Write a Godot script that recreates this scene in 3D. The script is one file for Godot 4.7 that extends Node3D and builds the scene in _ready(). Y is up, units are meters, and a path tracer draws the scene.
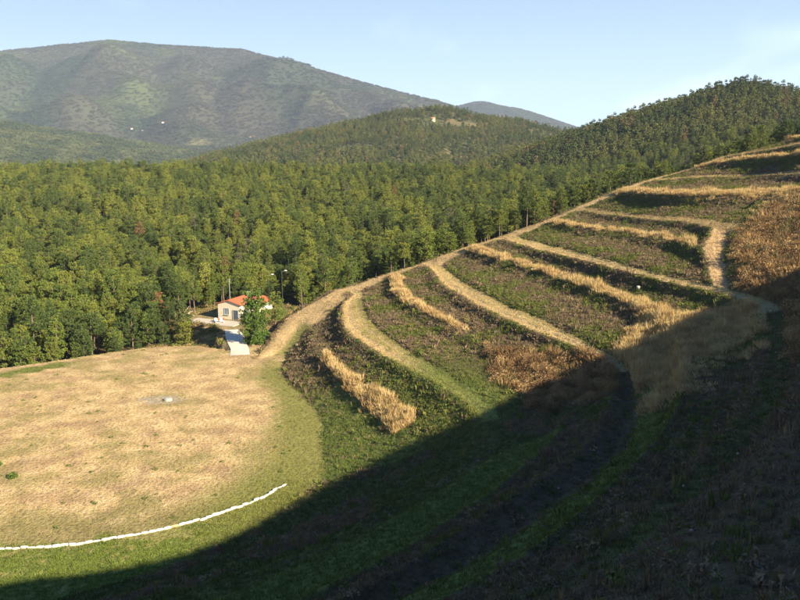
extends Node3D
# A terraced hillside above a round straw field, pine woods and hills behind, late sun from the right.

# Each row is one terrace edge, from the wooded crest along the sunlit face, round the hollow and back below the viewer.
const TERRACE_LINES := [
	[Vector3(-25.9, -0.16, -134.5), Vector3(-22.4, -0.30, -137.8), Vector3(-20.2, -0.30, -123.7), Vector3(-14.7, -0.30, -109.7), Vector3(-11.3, -0.30, -97.3), Vector3(-10.1, -0.30, -88.9), Vector3(-11.1, -0.30, -81.4), Vector3(-13.7, -0.30, -75.5), Vector3(-17.2, -0.30, -68.5), Vector3(-23.6, -0.30, -62.6), Vector3(-29.2, -0.30, -59.5), Vector3(-50.0, -0.30, -53.0), Vector3(-95.0, -0.30, -35.0)],
	[Vector3(-23.4, 2.49, -160.0), Vector3(-18.9, 3.00, -153.6), Vector3(-14.1, 3.00, -130.7), Vector3(-8.3, 3.00, -113.5), Vector3(-3.4, 3.00, -102.8), Vector3(1.0, 3.00, -92.0), Vector3(2.8, 3.00, -83.7), Vector3(0.0, 3.00, -75.5), Vector3(-5.1, 3.00, -67.8), Vector3(-11.0, 3.00, -61.1), Vector3(-16.6, 3.00, -56.6), Vector3(-40.0, 3.00, -46.0), Vector3(-92.0, 3.00, -28.0)],
	[Vector3(-14.4, 6.19, -173.0), Vector3(-12.0, 6.20, -171.6), Vector3(-11.6, 6.00, -156.1), Vector3(-8.8, 6.00, -131.5), Vector3(-2.3, 6.00, -115.1), Vector3(4.7, 6.00, -100.3), Vector3(9.0, 6.00, -88.8), Vector3(8.2, 6.00, -76.1), Vector3(2.8, 6.00, -68.2), Vector3(-4.5, 6.00, -58.8), Vector3(-9.0, 6.00, -54.3), Vector3(-30.0, 6.00, -40.0), Vector3(-89.0, 6.00, -20.0)],
	[Vector3(-10.9, 6.76, -175.0), Vector3(-8.4, 6.50, -169.9), Vector3(-7.3, 6.40, -156.2), Vector3(-3.8, 6.40, -132.8), Vector3(0.8, 6.40, -119.1), Vector3(7.2, 6.40, -102.3), Vector3(11.3, 6.40, -89.8), Vector3(10.0, 6.40, -75.9), Vector3(4.6, 6.40, -67.2), Vector3(-3.2, 6.40, -57.3), Vector3(-8.0, 6.40, -52.4), Vector3(-28.0, 6.40, -38.5), Vector3(-88.0, 6.40, -18.0)],
	[Vector3(-4.0, 8.14, -181.0), Vector3(-2.3, 8.30, -176.9), Vector3(-1.0, 8.30, -159.5), Vector3(2.4, 8.30, -143.2), Vector3(6.2, 8.30, -131.4), Vector3(12.2, 8.30, -115.9), Vector3(20.4, 8.30, -96.2), Vector3(18.6, 8.30, -81.0), Vector3(12.7, 8.30, -68.8), Vector3(2.2, 8.30, -53.8), Vector3(-3.9, 8.30, -46.9), Vector3(-24.0, 8.30, -35.0), Vector3(-86.0, 8.30, -13.0)],
	[Vector3(3.4, 9.79, -186.0), Vector3(4.9, 10.30, -182.4), Vector3(9.2, 10.30, -153.8), Vector3(15.1, 10.30, -128.4), Vector3(19.5, 10.30, -114.6), Vector3(24.3, 10.30, -102.3), Vector3(25.8, 10.30, -95.6), Vector3(22.3, 10.30, -79.3), Vector3(16.4, 10.30, -65.7), Vector3(6.7, 10.30, -53.4), Vector3(-1.7, 10.30, -43.4), Vector3(-20.0, 10.30, -31.0), Vector3(-84.0, 10.30, -8.0)],
	[Vector3(7.6, 10.85, -189.0), Vector3(9.5, 10.70, -179.6), Vector3(13.3, 10.70, -155.1), Vector3(18.3, 10.70, -132.6), Vector3(22.5, 10.70, -117.8), Vector3(26.0, 10.70, -103.0), Vector3(27.5, 10.70, -95.1), Vector3(25.2, 10.70, -78.8), Vector3(20.3, 10.70, -65.6), Vector3(11.9, 10.70, -53.6), Vector3(2.4, 10.70, -43.2), Vector3(-19.0, 10.70, -30.0), Vector3(-83.0, 10.70, -6.0)],
	[Vector3(15.5, 12.95, -194.0), Vector3(16.6, 13.50, -187.3), Vector3(21.8, 13.70, -169.2), Vector3(28.1, 13.70, -149.9), Vector3(32.6, 13.70, -132.4), Vector3(35.5, 13.70, -118.5), Vector3(36.6, 13.70, -107.8), Vector3(31.1, 13.70, -81.7), Vector3(22.5, 13.70, -62.6), Vector3(12.8, 13.70, -48.1), Vector3(5.5, 13.70, -39.3), Vector3(-17.0, 13.70, -27.0), Vector3(-80.0, 13.70, -1.0)],
	[Vector3(23.1, 14.77, -198.0), Vector3(24.4, 15.50, -192.3), Vector3(30.0, 16.00, -166.5), Vector3(36.4, 16.50, -141.0), Vector3(41.3, 16.50, -122.5), Vector3(45.6, 16.50, -111.5), Vector3(46.2, 16.50, -102.9), Vector3(38.4, 16.50, -79.4), Vector3(28.7, 16.50, -60.7), Vector3(16.8, 16.50, -44.2), Vector3(8.7, 16.50, -34.8), Vector3(-13.0, 16.50, -23.5), Vector3(-78.0, 16.50, 5.0)],
	[Vector3(27.7, 16.10, -200.0), Vector3(29.3, 16.00, -193.5), Vector3(34.3, 16.40, -166.7), Vector3(38.6, 17.00, -142.8), Vector3(43.1, 17.00, -123.4), Vector3(47.2, 17.00, -112.0), Vector3(48.9, 17.00, -103.9), Vector3(39.7, 17.00, -77.3), Vector3(30.0, 17.00, -59.2), Vector3(17.6, 17.00, -42.3), Vector3(9.3, 17.00, -33.3), Vector3(-12.0, 17.00, -22.5), Vector3(-77.0, 17.00, 7.0)],
	[Vector3(36.5, 18.57, -204.0), Vector3(37.5, 18.80, -199.8), Vector3(42.1, 19.20, -182.9), Vector3(47.0, 19.60, -166.9), Vector3(50.7, 20.00, -149.2), Vector3(51.9, 20.00, -127.7), Vector3(54.8, 19.60, -112.2), Vector3(48.0, 19.00, -84.0), Vector3(33.5, 20.00, -60.0), Vector3(21.5, 20.00, -42.0), Vector3(12.0, 20.00, -29.0), Vector3(-10.0, 20.00, -19.5), Vector3(-75.0, 20.00, 12.0)],
	[Vector3(44.8, 21.40, -208.0), Vector3(46.7, 21.60, -207.1), Vector3(50.7, 21.90, -193.9), Vector3(55.3, 22.30, -173.3), Vector3(59.4, 22.50, -160.4), Vector3(59.7, 22.50, -145.0), Vector3(62.9, 22.10, -129.6), Vector3(56.5, 21.30, -88.0), Vector3(38.0, 22.70, -62.0), Vector3(25.5, 22.50, -41.0), Vector3(15.5, 22.50, -25.0), Vector3(-8.0, 22.50, -16.0), Vector3(-73.0, 22.50, 17.0)],
	[Vector3(57.6, 26.30, -213.0), Vector3(58.9, 26.30, -210.1), Vector3(61.3, 26.60, -193.1), Vector3(65.9, 27.00, -175.8), Vector3(73.5, 27.50, -170.2), Vector3(80.3, 28.00, -168.7), Vector3(80.9, 28.40, -156.1), Vector3(68.0, 26.50, -96.0), Vector3(46.0, 26.80, -66.0), Vector3(31.5, 26.50, -41.0), Vector3(20.0, 26.50, -20.0), Vector3(-5.0, 26.50, -11.0), Vector3(-70.0, 26.50, 25.0)],
	[Vector3(66.5, 28.71, -217.0), Vector3(68.3, 29.01, -216.0), Vector3(77.8, 29.94, -212.0), Vector3(85.5, 30.65, -205.0), Vector3(90.0, 31.15, -195.0), Vector3(92.0, 31.93, -182.0), Vector3(100.0, 32.00, -155.0), Vector3(80.5, 29.00, -104.0), Vector3(57.0, 29.00, -72.0), Vector3(38.0, 29.50, -42.0), Vector3(24.0, 29.50, -17.0), Vector3(-2.5, 29.50, -6.5), Vector3(-68.0, 29.50, 31.0)],
	[Vector3(81.5, 32.28, -222.0), Vector3(83.4, 32.71, -221.0), Vector3(88.5, 33.86, -216.0), Vector3(93.0, 34.97, -208.0), Vector3(95.7, 35.50, -200.0), Vector3(97.0, 36.23, -190.0), Vector3(116.0, 36.00, -162.0), Vector3(89.0, 31.80, -109.0), Vector3(66.0, 31.80, -77.0), Vector3(46.0, 32.00, -43.5), Vector3(31.0, 32.40, -19.0), Vector3(9.0, 31.20, -6.5), Vector3(-55.0, 31.20, 50.0)],
	[Vector3(89.1, 34.89, -224.0), Vector3(90.7, 35.31, -223.0), Vector3(95.4, 36.54, -220.0), Vector3(98.6, 37.33, -215.0), Vector3(100.6, 38.05, -208.0), Vector3(101.9, 38.96, -200.0), Vector3(127.0, 39.00, -170.0), Vector3(94.0, 34.40, -112.0), Vector3(70.5, 34.80, -79.0), Vector3(50.0, 35.60, -43.0), Vector3(36.0, 36.20, -19.0), Vector3(15.5, 33.40, -7.5), Vector3(-32.0, 33.40, 62.0)],
	[Vector3(108.4, 38.97, -229.0), Vector3(110.1, 39.66, -228.0), Vector3(111.6, 40.20, -227.0), Vector3(112.8, 40.71, -225.0), Vector3(113.5, 41.42, -220.0), Vector3(114.6, 42.08, -215.0), Vector3(140.0, 42.00, -178.0), Vector3(97.5, 36.50, -114.0), Vector3(76.0, 36.90, -80.0), Vector3(55.5, 38.40, -42.5), Vector3(41.0, 39.50, -18.5), Vector3(25.5, 39.90, -11.8), Vector3(0.0, 39.90, 75.0)],
	[Vector3(120.6, 43.19, -234.0), Vector3(124.3, 43.77, -234.0), Vector3(130.0, 45.00, -236.0), Vector3(138.0, 45.50, -236.0), Vector3(148.0, 46.00, -232.0), Vector3(158.0, 46.50, -226.0), Vector3(175.0, 46.00, -190.0), Vector3(130.0, 37.50, -120.0), Vector3(108.0, 38.00, -80.0), Vector3(88.0, 39.00, -40.0), Vector3(70.0, 39.50, -5.0), Vector3(60.0, 39.00, 40.0), Vector3(40.0, 39.00, 90.0)],
]

# stations along a line: 0 back of the crest, 1 outer and 2 inner edge of the crest track, 3-6 sunlit face, 7 corner of the hollow, 8-11 near slope, 12-13 past the viewer
const STEPS := [6, 6, 44, 40, 34, 28, 26, 40, 32, 36, 28, 12, 8]
const BENCH := [2, 5, 8]              # strips between two lines that are flat tracks
const GOLD := [1, 4, 7, 10, 12, 14, 16]   # lines that carry tall dry grass
const STONES := [Vector2(-62, -69.5), Vector2(-50, -68.0), Vector2(-37.15, -67.19), Vector2(-33.52, -67.38), Vector2(-30.03, -67.95), Vector2(-26.28, -69.32), Vector2(-22.94, -70.95), Vector2(-20.01, -72.87), Vector2(-17.12, -75.81), Vector2(-14.74, -78.23), Vector2(-12.84, -81.33)]
const FIELD_EDGE := [Vector2(-125, -55), Vector2(-110, -85), Vector2(-95, -106), Vector2(-82, -121), Vector2(-69.7, -131.9), Vector2(-63.1, -136.7), Vector2(-56.3, -142.6), Vector2(-48.7, -148.1), Vector2(-39.2, -149), Vector2(-33, -146), Vector2(-28, -152), Vector2(-20, -165), Vector2(20, -168)]
const CREST := [Vector3(-60, -22, -125), Vector3(-38, -7.5, -134), Vector3(-27.9, -1.9, -141), Vector3(-23.4, 2.5, -160), Vector3(-14.4, 6.2, -173), Vector3(-4, 8.1, -181), Vector3(7.6, 10.8, -189), Vector3(23.1, 14.8, -198), Vector3(36.5, 18.6, -204), Vector3(57.6, 26.3, -213), Vector3(81.5, 32.3, -222), Vector3(108.4, 39, -229), Vector3(120.6, 43.2, -234), Vector3(200, 50, -245), Vector3(500, 50, -260)]
const RIDGES := [
	{"pts": [Vector3(-245, 5, -1050), Vector3(-194, 23, -1100), Vector3(-144, 47, -1150), Vector3(-75, 74, -1200), Vector3(0, 94, -1250), Vector3(64, 99, -1280), Vector3(162, 86, -1300), Vector3(260, 72, -1300), Vector3(375, 68, -1250), Vector3(700, 60, -1250)], "k": 0.27, "w": 40.0, "near": 600.0, "far": 1900.0},
	{"pts": [Vector3(195, 50, -820), Vector3(230, 64, -770), Vector3(254, 71, -730), Vector3(278, 82, -700), Vector3(295, 90, -690), Vector3(325, 86, -690), Vector3(374, 74, -700), Vector3(466, 67, -720), Vector3(700, 60, -740)], "k": 0.33, "w": 15.0, "near": 350.0, "far": 1300.0},
	{"pts": [Vector3(-2600, 260, -2200), Vector3(-1551, 188, -2400), Vector3(-1248, 137, -2500), Vector3(-1021, 102, -2550), Vector3(-783, 62, -2600), Vector3(-524, 8, -2600)], "k": 0.25, "w": 60.0, "near": 1500.0, "far": 3700.0},
	{"pts": [Vector3(-6500, 480, -4600), Vector3(-4319, 544, -5000), Vector3(-3078, 603, -5000), Vector3(-2457, 662, -5000), Vector3(-2127, 711, -5100), Vector3(-1812, 741, -5100), Vector3(-1470, 711, -5100), Vector3(-982, 674, -5000), Vector3(-604, 574, -4900), Vector3(-175, 440, -4700), Vector3(171, 348, -4600), Vector3(448, 265, -4500), Vector3(788, 183, -4500), Vector3(1400, 60, -4500)], "k": 0.6, "w": 60.0, "near": 2700.0, "far": 99999.0},
	{"pts": [Vector3(-982, 660, -5000), Vector3(-640, 500, -4400), Vector3(-300, 175, -3600)], "k": 0.5, "w": 60.0, "near": 2700.0, "far": 99999.0},
	{"pts": [Vector3(-1812, 735, -5100), Vector3(-1640, 560, -4500), Vector3(-1500, 190, -3550)], "k": 0.5, "w": 60.0, "near": 2700.0, "far": 99999.0},
	{"pts": [Vector3(-1330, 700, -5080), Vector3(-1120, 500, -4500), Vector3(-930, 170, -3600)], "k": 0.5, "w": 60.0, "near": 2700.0, "far": 99999.0},
	{"pts": [Vector3(-2457, 655, -5000), Vector3(-2150, 500, -4400), Vector3(-1955, 195, -3500)], "k": 0.5, "w": 60.0, "near": 2700.0, "far": 99999.0},
	{"pts": [Vector3(-300, 470, -4780), Vector3(-100, 330, -4300), Vector3(60, 150, -3700)], "k": 0.5, "w": 60.0, "near": 2700.0, "far": 99999.0},
	{"pts": [Vector3(-1800, 120, -6500), Vector3(324, 394, -6500), Vector3(646, 457, -6500), Vector3(890, 410, -6500), Vector3(1299, 268, -6500), Vector3(2400, 120, -6500)], "k": 0.35, "w": 80.0, "near": 5200.0, "far": 99999.0},
]

var fine := FastNoiseLite.new()
var broad := FastNoiseLite.new()
var hill_noise := FastNoiseLite.new()
var rng := RandomNumberGenerator.new()
var names := {}
var loft_pos := PackedVector3Array()
var loft_u := PackedFloat32Array()
var loft_v := PackedFloat32Array()
var nu := 0
var nv := 0
var tuft_mat: StandardMaterial3D


# ---------------------------------------------------------------- helpers
func numbered(called: String) -> String:
	var k: int = names.get(called, 0)
	names[called] = k + 1
	return called if k == 0 else "%s_%03d" % [called, k]

func tag(o: Node3D, label: String, category := "", group := "", kind := "") -> Node3D:
	if label: o.set_meta("label", label)
	if category: o.set_meta("category", category)
	if group: o.set_meta("group", group)
	if kind: o.set_meta("kind", kind)
	return o

func thing(called: String, at: Vector3, turn := 0.0) -> Node3D:
	var o := Node3D.new()
	o.name = numbered(called)
	add_child(o)
	o.position = at
	o.rotation.y = turn
	return o

func put(mesh: Mesh, called: String, m: Material, parent: Node = null, at := Vector3.ZERO) -> MeshInstance3D:
	var o := MeshInstance3D.new()
	o.mesh = mesh
	if m: o.material_override = m
	o.position = at
	if parent == null:
		o.name = numbered(called)
		add_child(o)
	else:
		o.name = called
		parent.add_child(o, true)
	return o

func ordinal(n: int) -> String:
	return str(n) + ("th" if n % 100 in [11, 12, 13] else {1: "st", 2: "nd", 3: "rd"}.get(n % 10, "th"))

func cirrus() -> ImageTexture:   # thin streaks of high cloud
	var n := FastNoiseLite.new()
	n.seed = 17
	n.frequency = 0.9
	n.fractal_octaves = 4
	var im := Image.create(1024, 512, false, Image.FORMAT_RGBA8)
	for y in 256:
		var up := PI / 2.0 - PI * (y + 0.5) / 512.0
		for x in 1024:
			var t := TAU * x / 1024.0
			var d := Vector3(cos(t) * cos(up), sin(up), sin(t) * cos(up))
			var flat := Vector3(d.x, 0, d.z) / (d.y + 0.12)
			var s := n.get_noise_3d(flat.x * 0.25 + flat.z * 0.1, flat.z * 1.1, 0.0) + 0.4 * n.get_noise_3d(flat.x * 1.3, flat.z * 2.6, 4.0)
			im.set_pixel(x, y, Color(1, 1, 1, clampf((s - 0.02) * 1.6, 0.0, 0.6)))
	return ImageTexture.create_from_image(im)

func lin(r: float, g: float, b: float) -> Color:
	return Color(r, g, b).linear_to_srgb()

func mat(c: Color, rough := 0.9, tex: Texture2D = null, scale := 1.0, vertex := false) -> StandardMaterial3D:
	var m := StandardMaterial3D.new()
	m.albedo_color = c
	m.roughness = rough
	m.metallic_specular = 0.25
	m.vertex_color_use_as_albedo = vertex
	if tex:
		m.albedo_texture = tex
		m.uv1_triplanar = true
		m.uv1_world_triplanar = true
		m.uv1_scale = Vector3.ONE * scale
	return m

func grain(seed_: int, freq: float, lo: float, hi: float) -> NoiseTexture2D:
	var n := FastNoiseLite.new()
	n.seed = seed_
	n.frequency = freq
	n.fractal_octaves = 5
	n.fractal_gain = 0.65
	var t := NoiseTexture2D.new()
	t.width = 512
	t.height = 512
	t.seamless = true
	t.noise = n
	var g := Gradient.new()
	g.set_color(0, Color(lo, lo, lo))
	g.set_color(1, Color(hi, hi, hi))
	t.color_ramp = g
	return t

func mesh_of(v: PackedVector3Array, idx: PackedInt32Array, col := PackedColorArray(), smooth := true) -> ArrayMesh:
	var a := []
	a.resize(Mesh.ARRAY_MAX)
	a[Mesh.ARRAY_VERTEX] = v
	if idx.size(): a[Mesh.ARRAY_INDEX] = idx
	if col.size(): a[Mesh.ARRAY_COLOR] = col
	if smooth:
		var n := PackedVector3Array()
		n.resize(v.size())
		for t in range(0, idx.size(), 3):
			var c := (v[idx[t + 2]] - v[idx[t]]).cross(v[idx[t + 1]] - v[idx[t]])
			n[idx[t]] += c
			n[idx[t + 1]] += c
			n[idx[t + 2]] += c
		for i in n.size(): n[i] = n[i].normalized() if n[i].length_squared() > 1e-12 else Vector3.UP
		a[Mesh.ARRAY_NORMAL] = n
	var m := ArrayMesh.new()
	m.add_surface_from_arrays(Mesh.PRIMITIVE_TRIANGLES, a)
	return m

func box(st: SurfaceTool, at: Vector3, size: Vector3, b := Basis.IDENTITY) -> void:
	var h := size * 0.5
	for f in [[Vector3.RIGHT, Vector3.UP, Vector3.BACK], [Vector3.LEFT, Vector3.UP, Vector3.FORWARD], [Vector3.UP, Vector3.BACK, Vector3.RIGHT], [Vector3.DOWN, Vector3.FORWARD, Vector3.RIGHT], [Vector3.BACK, Vector3.UP, Vector3.LEFT], [Vector3.FORWARD, Vector3.UP, Vector3.RIGHT]]:
		var n: Vector3 = f[0]
		var u: Vector3 = f[1]
		var w: Vector3 = f[2]
		var q := []
		for s in [[-1, -1], [1, -1], [1, 1], [-1, 1]]:
			q.append(at + b * ((n + u * s[0] + w * s[1]) * h))
		var flip: bool = (q[2] - q[0]).cross(q[1] - q[0]).dot(b * n) < 0.0
		for t in ([0, 2, 1, 0, 3, 2] if flip else [0, 1, 2, 0, 2, 3]):
			st.set_normal(b * n)
			st.add_vertex(q[t])

func boxes(list: Array) -> ArrayMesh:   # each [centre, size] or [centre, size, basis]
	var st := SurfaceTool.new()
	st.begin(Mesh.PRIMITIVE_TRIANGLES)
	for e in list: box(st, e[0], e[1], e[2] if e.size() > 2 else Basis.IDENTITY)
	return st.commit()

func tube(v: PackedVector3Array, idx: PackedInt32Array, a: Vector3, b: Vector3, ra: float, rb: float, sides := 6) -> void:
	var d := (b - a).normalized()
	var x := d.cross(Vector3(0.3, 0.1, 0.9)).normalized()
	var y := d.cross(x)
	var s := v.size()
	for k in sides:
		var t := TAU * k / sides
		var o := x * cos(t) + y * sin(t)
		v.append(a + o * ra)
		v.append(b + o * rb)
	for k in sides:
		var i := s + 2 * k
		var j := s + 2 * ((k + 1) % sides)
		idx.append_array([i, i + 1, j, j, i + 1, j + 1])

func tube_mesh(list: Array, sides := 8) -> ArrayMesh:
	var v := PackedVector3Array()
	var idx := PackedInt32Array()
	for e in list: tube(v, idx, e[0], e[1], e[2], e[3], sides)
	return mesh_of(v, idx)

func along(pts: Array, x: float, key: int) -> float:   # piecewise linear over the first component
	var n := pts.size()
	if x <= pts[0].x: return pts[0][key]
	for i in range(1, n):
		if x <= pts[i].x:
			return lerpf(pts[i - 1][key], pts[i][key], (x - pts[i - 1].x) / (pts[i].x - pts[i - 1].x))
	return pts[n - 1][key]

func seg_dist(p: Vector2, a: Vector2, b: Vector2) -> float:
	var ab := b - a
	return p.distance_to(a + ab * clampf((p - a).dot(ab) / ab.length_squared(), 0.0, 1.0))


# ---------------------------------------------------------------- heights
func drive_height(x: float, z: float) -> Vector2:   # (distance to the driveway's middle, its height there)
	var best := Vector2(1e9, 0)
	var pts := [Vector3(-28.5, 0.1, -136), Vector3(-30.2, 0.1, -143), Vector3(-33, 0.2, -152), Vector3(-35.8, 0.6, -161.5)]
	var p := Vector2(x, z)
	for i in 3:
		var a := Vector2(pts[i].x, pts[i].z)
		var b := Vector2(pts[i + 1].x, pts[i + 1].z)
		var t := clampf((p - a).dot(b - a) / (b - a).length_squared(), 0.0, 1.0)
		var d := p.distance_to(a.lerp(b, t))
		if d < best.x: best = Vector2(d, lerpf(pts[i].y, pts[i + 1].y, t))
	return best

func ground(x: float, z: float) -> float:
	var d := -z
	var n := broad.get_noise_2d(x * 0.6, z * 0.6)
	var h := -6.0
	if d > 120.0:
		if d < 560.0:
			h = -4.0 + 24.5 * clampf((d - 150.0) / 370.0, 0.0, 1.0) + n * 4.0 * clampf((d - 170.0) / 120.0, 0.0, 1.0)
			if x < -60.0: h += minf(3.0, (-60.0 - x) * 0.012) * clampf((d - 200.0) / 200.0, 0.0, 1.0)
			h -= clampf((d - 515.0) / 45.0, 0.0, 1.0) * 6.0
		else:
			h = lerpf(14.5, 2.0, smoothstep(560.0, 760.0, d)) + n * 3.0
			if d > 2700.0: h = lerpf(2.0, 70.0, smoothstep(2700.0, 3300.0, d)) + n * 6.0
		if x > -60.0 and d < 420.0:
			var s := (along(CREST, x, 2) - z) * 0.85
			var hc := along(CREST, x, 1)
			var back := hc - 1.6 - lerpf(0.17, 0.36, smoothstep(25.0, 75.0, x)) * s if s > 0.0 else hc - 1.6 + s * 1.2
			h = maxf(h, back)
		if d < 200.0 and x < -15.0:
			var near := Vector2(x, z).distance_to(Vector2(-36, -172))
			h = lerpf(0.75, h, smoothstep(13.0, 20.0, near)) if h < 0.75 else h
			var dr := drive_height(x, z)
			h = lerpf(dr.y - 0.05, h, smoothstep(2.6, 6.0, dr.x)) if h < dr.y else h
	var from_crest := 1e9
	for r in RIDGES:
		if d < r.near or d > r.far: continue
		var p := Vector2(x, z)
		var best := -1e9
		var pts: Array = r.pts
		for i in pts.size() - 1:
			var a := Vector2(pts[i].x, pts[i].z)
			var ab := Vector2(pts[i + 1].x, pts[i + 1].z) - a
			var t := clampf((p - a).dot(ab) / ab.length_squared(), 0.0, 1.0)
			var dist := p.distance_to(a + ab * t)
			if r.k > 0.55: from_crest = minf(from_crest, dist)
			best = maxf(best, lerpf(pts[i].y, pts[i + 1].y, t) - r.k * (sqrt(dist * dist + r.w * r.w) - r.w))
		if best > h - 40.0:
			var e := clampf(0.5 + 0.5 * (best - h) / 12.0, 0.0, 1.0)
			h = lerpf(h, best, e) + 6.0 * e * (1.0 - e)
	if d > 700.0:
		var far := smoothstep(2600.0, 3600.0, d)
		h += (hill_noise.get_noise_2d(x, z) * 115.0 - 25.0) * far * smoothstep(60.0, 260.0, h) * smoothstep(60.0, 600.0, from_crest) * (1.0 - smoothstep(5300.0, 5700.0, d))
		h += broad.get_noise_2d(x * 0.35, z * 0.35) * 9.0 * (1.0 - far) * smoothstep(700.0, 900.0, d)
	return h

func field_height(x: float, z: float) -> float:
	var e := along(FIELD_EDGE, x, 1) - z      # past the edge, towards the wood
	var h := 0.12 * fine.get_noise_2d(x * 0.5, z * 0.5) + 0.1 * broad.get_noise_2d(x * 3.0, z * 3.0)
	var c := Vector2(x + 40, z + 108).length()
	h += 0.5 * (1.0 - smoothstep(10.0, 42.0, c))
	if e > -6.0: h -= 0.05 * (e + 6.0) * (e + 6.0) * 0.5 if e < 2.0 else 0.05 * 32.0 + (e - 2.0) * 0.5
	if x > -34.0 and z < -128.0:
		var dr := drive_height(x, z)
		h = lerpf(maxf(h, dr.y - 0.05), h, smoothstep(2.2, 5.0, dr.x))
	return h


# ---------------------------------------------------------------- ground colours
func field_color(x: float, z: float) -> Color:
	var a := broad.get_noise_2d(x * 8.0, z * 8.0)
	var b := fine.get_noise_2d(x * 1.6, z * 1.8)
	var f := fine.get_noise_2d(x * 6.0 + 50.0, z * 6.0)
	var c := Color(0.45, 0.33, 0.17).lerp(Color(0.345, 0.25, 0.13), smoothstep(0.0, 0.45, b + 0.6 * f))
	c = c.lerp(Color(0.52, 0.41, 0.225), smoothstep(0.05, 0.5, -b + 0.5 * f) * 0.6)
	var heart := Vector2((x + 30.0) / 22.0, (z + 113.0) / 24.0).length()
	c = c.lerp(Color(0.23, 0.2, 0.075), smoothstep(0.0, 0.35, a + 0.6 * f + 0.35 * b + 0.35 * clampf(heart - 1.1, -0.6, 0.5)) * 0.62)
	c = c.lerp(Color(0.31, 0.21, 0.12), smoothstep(0.1, 0.45, -a + 0.5 * b + 0.4 * f + 0.3 * clampf(heart - 1.0, -0.6, 0.4)) * 0.55)
	var patch := Vector2((x + 35.2) / 3.3, (z + 110.7) / 2.2).length() + 0.5 * f
	if patch < 1.1: c = c.lerp(Color(0.33, 0.28, 0.2), smoothstep(1.1, 0.8, patch))
	var south := z - along(STONES, x, 1) + 2.5 * b + 1.5 * f
	c = c.lerp(Color(0.185, 0.165, 0.06), smoothstep(-9.0, -1.5, south) * 0.75)
	if south > -1.5: c = c.lerp(Color(0.125, 0.16, 0.032).lerp(Color(0.22, 0.2, 0.07), smoothstep(0.1, 0.5, a + f)), smoothstep(-1.0, 0.8, south))
	var rim := 1e9
	var foot: Array = TERRACE_LINES[0]
	for i in range(1, 7): rim = minf(rim, seg_dist(Vector2(x, z), Vector2(foot[i].x, foot[i].z), Vector2(foot[i + 1].x, foot[i + 1].z)))
	rim += 2.0 * b + 1.2 * f
	if z > -145.0: c = c.lerp(Color(0.165, 0.17, 0.045), smoothstep(lerpf(4.8, 11.0, smoothstep(-112.0, -84.0, z)), lerpf(1.2, 3.5, smoothstep(-112.0, -84.0, z)), rim) * 0.9 * smoothstep(-28.0, -23.5, x) * smoothstep(-141.0, -127.0, z + 3.0 * b))
	var e := along(FIELD_EDGE, x, 1) - z
	if x < -54.0:
		var k := smoothstep(-54.0, -60.0, x)
		c = c.lerp(Color(0.13, 0.15, 0.04), k * smoothstep(-13.0, -10.5, e + b * 3.0) * smoothstep(-5.5, -8.0, e + b * 3.0))
		c = c.lerp(Color(0.42, 0.31, 0.17), k * smoothstep(-6.5, -5.0, e + b) * smoothstep(-1.5, -3.0, e + b))
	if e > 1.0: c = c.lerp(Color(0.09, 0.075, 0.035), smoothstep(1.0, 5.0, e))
	return c * (1.0 + 0.22 * f)

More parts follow.
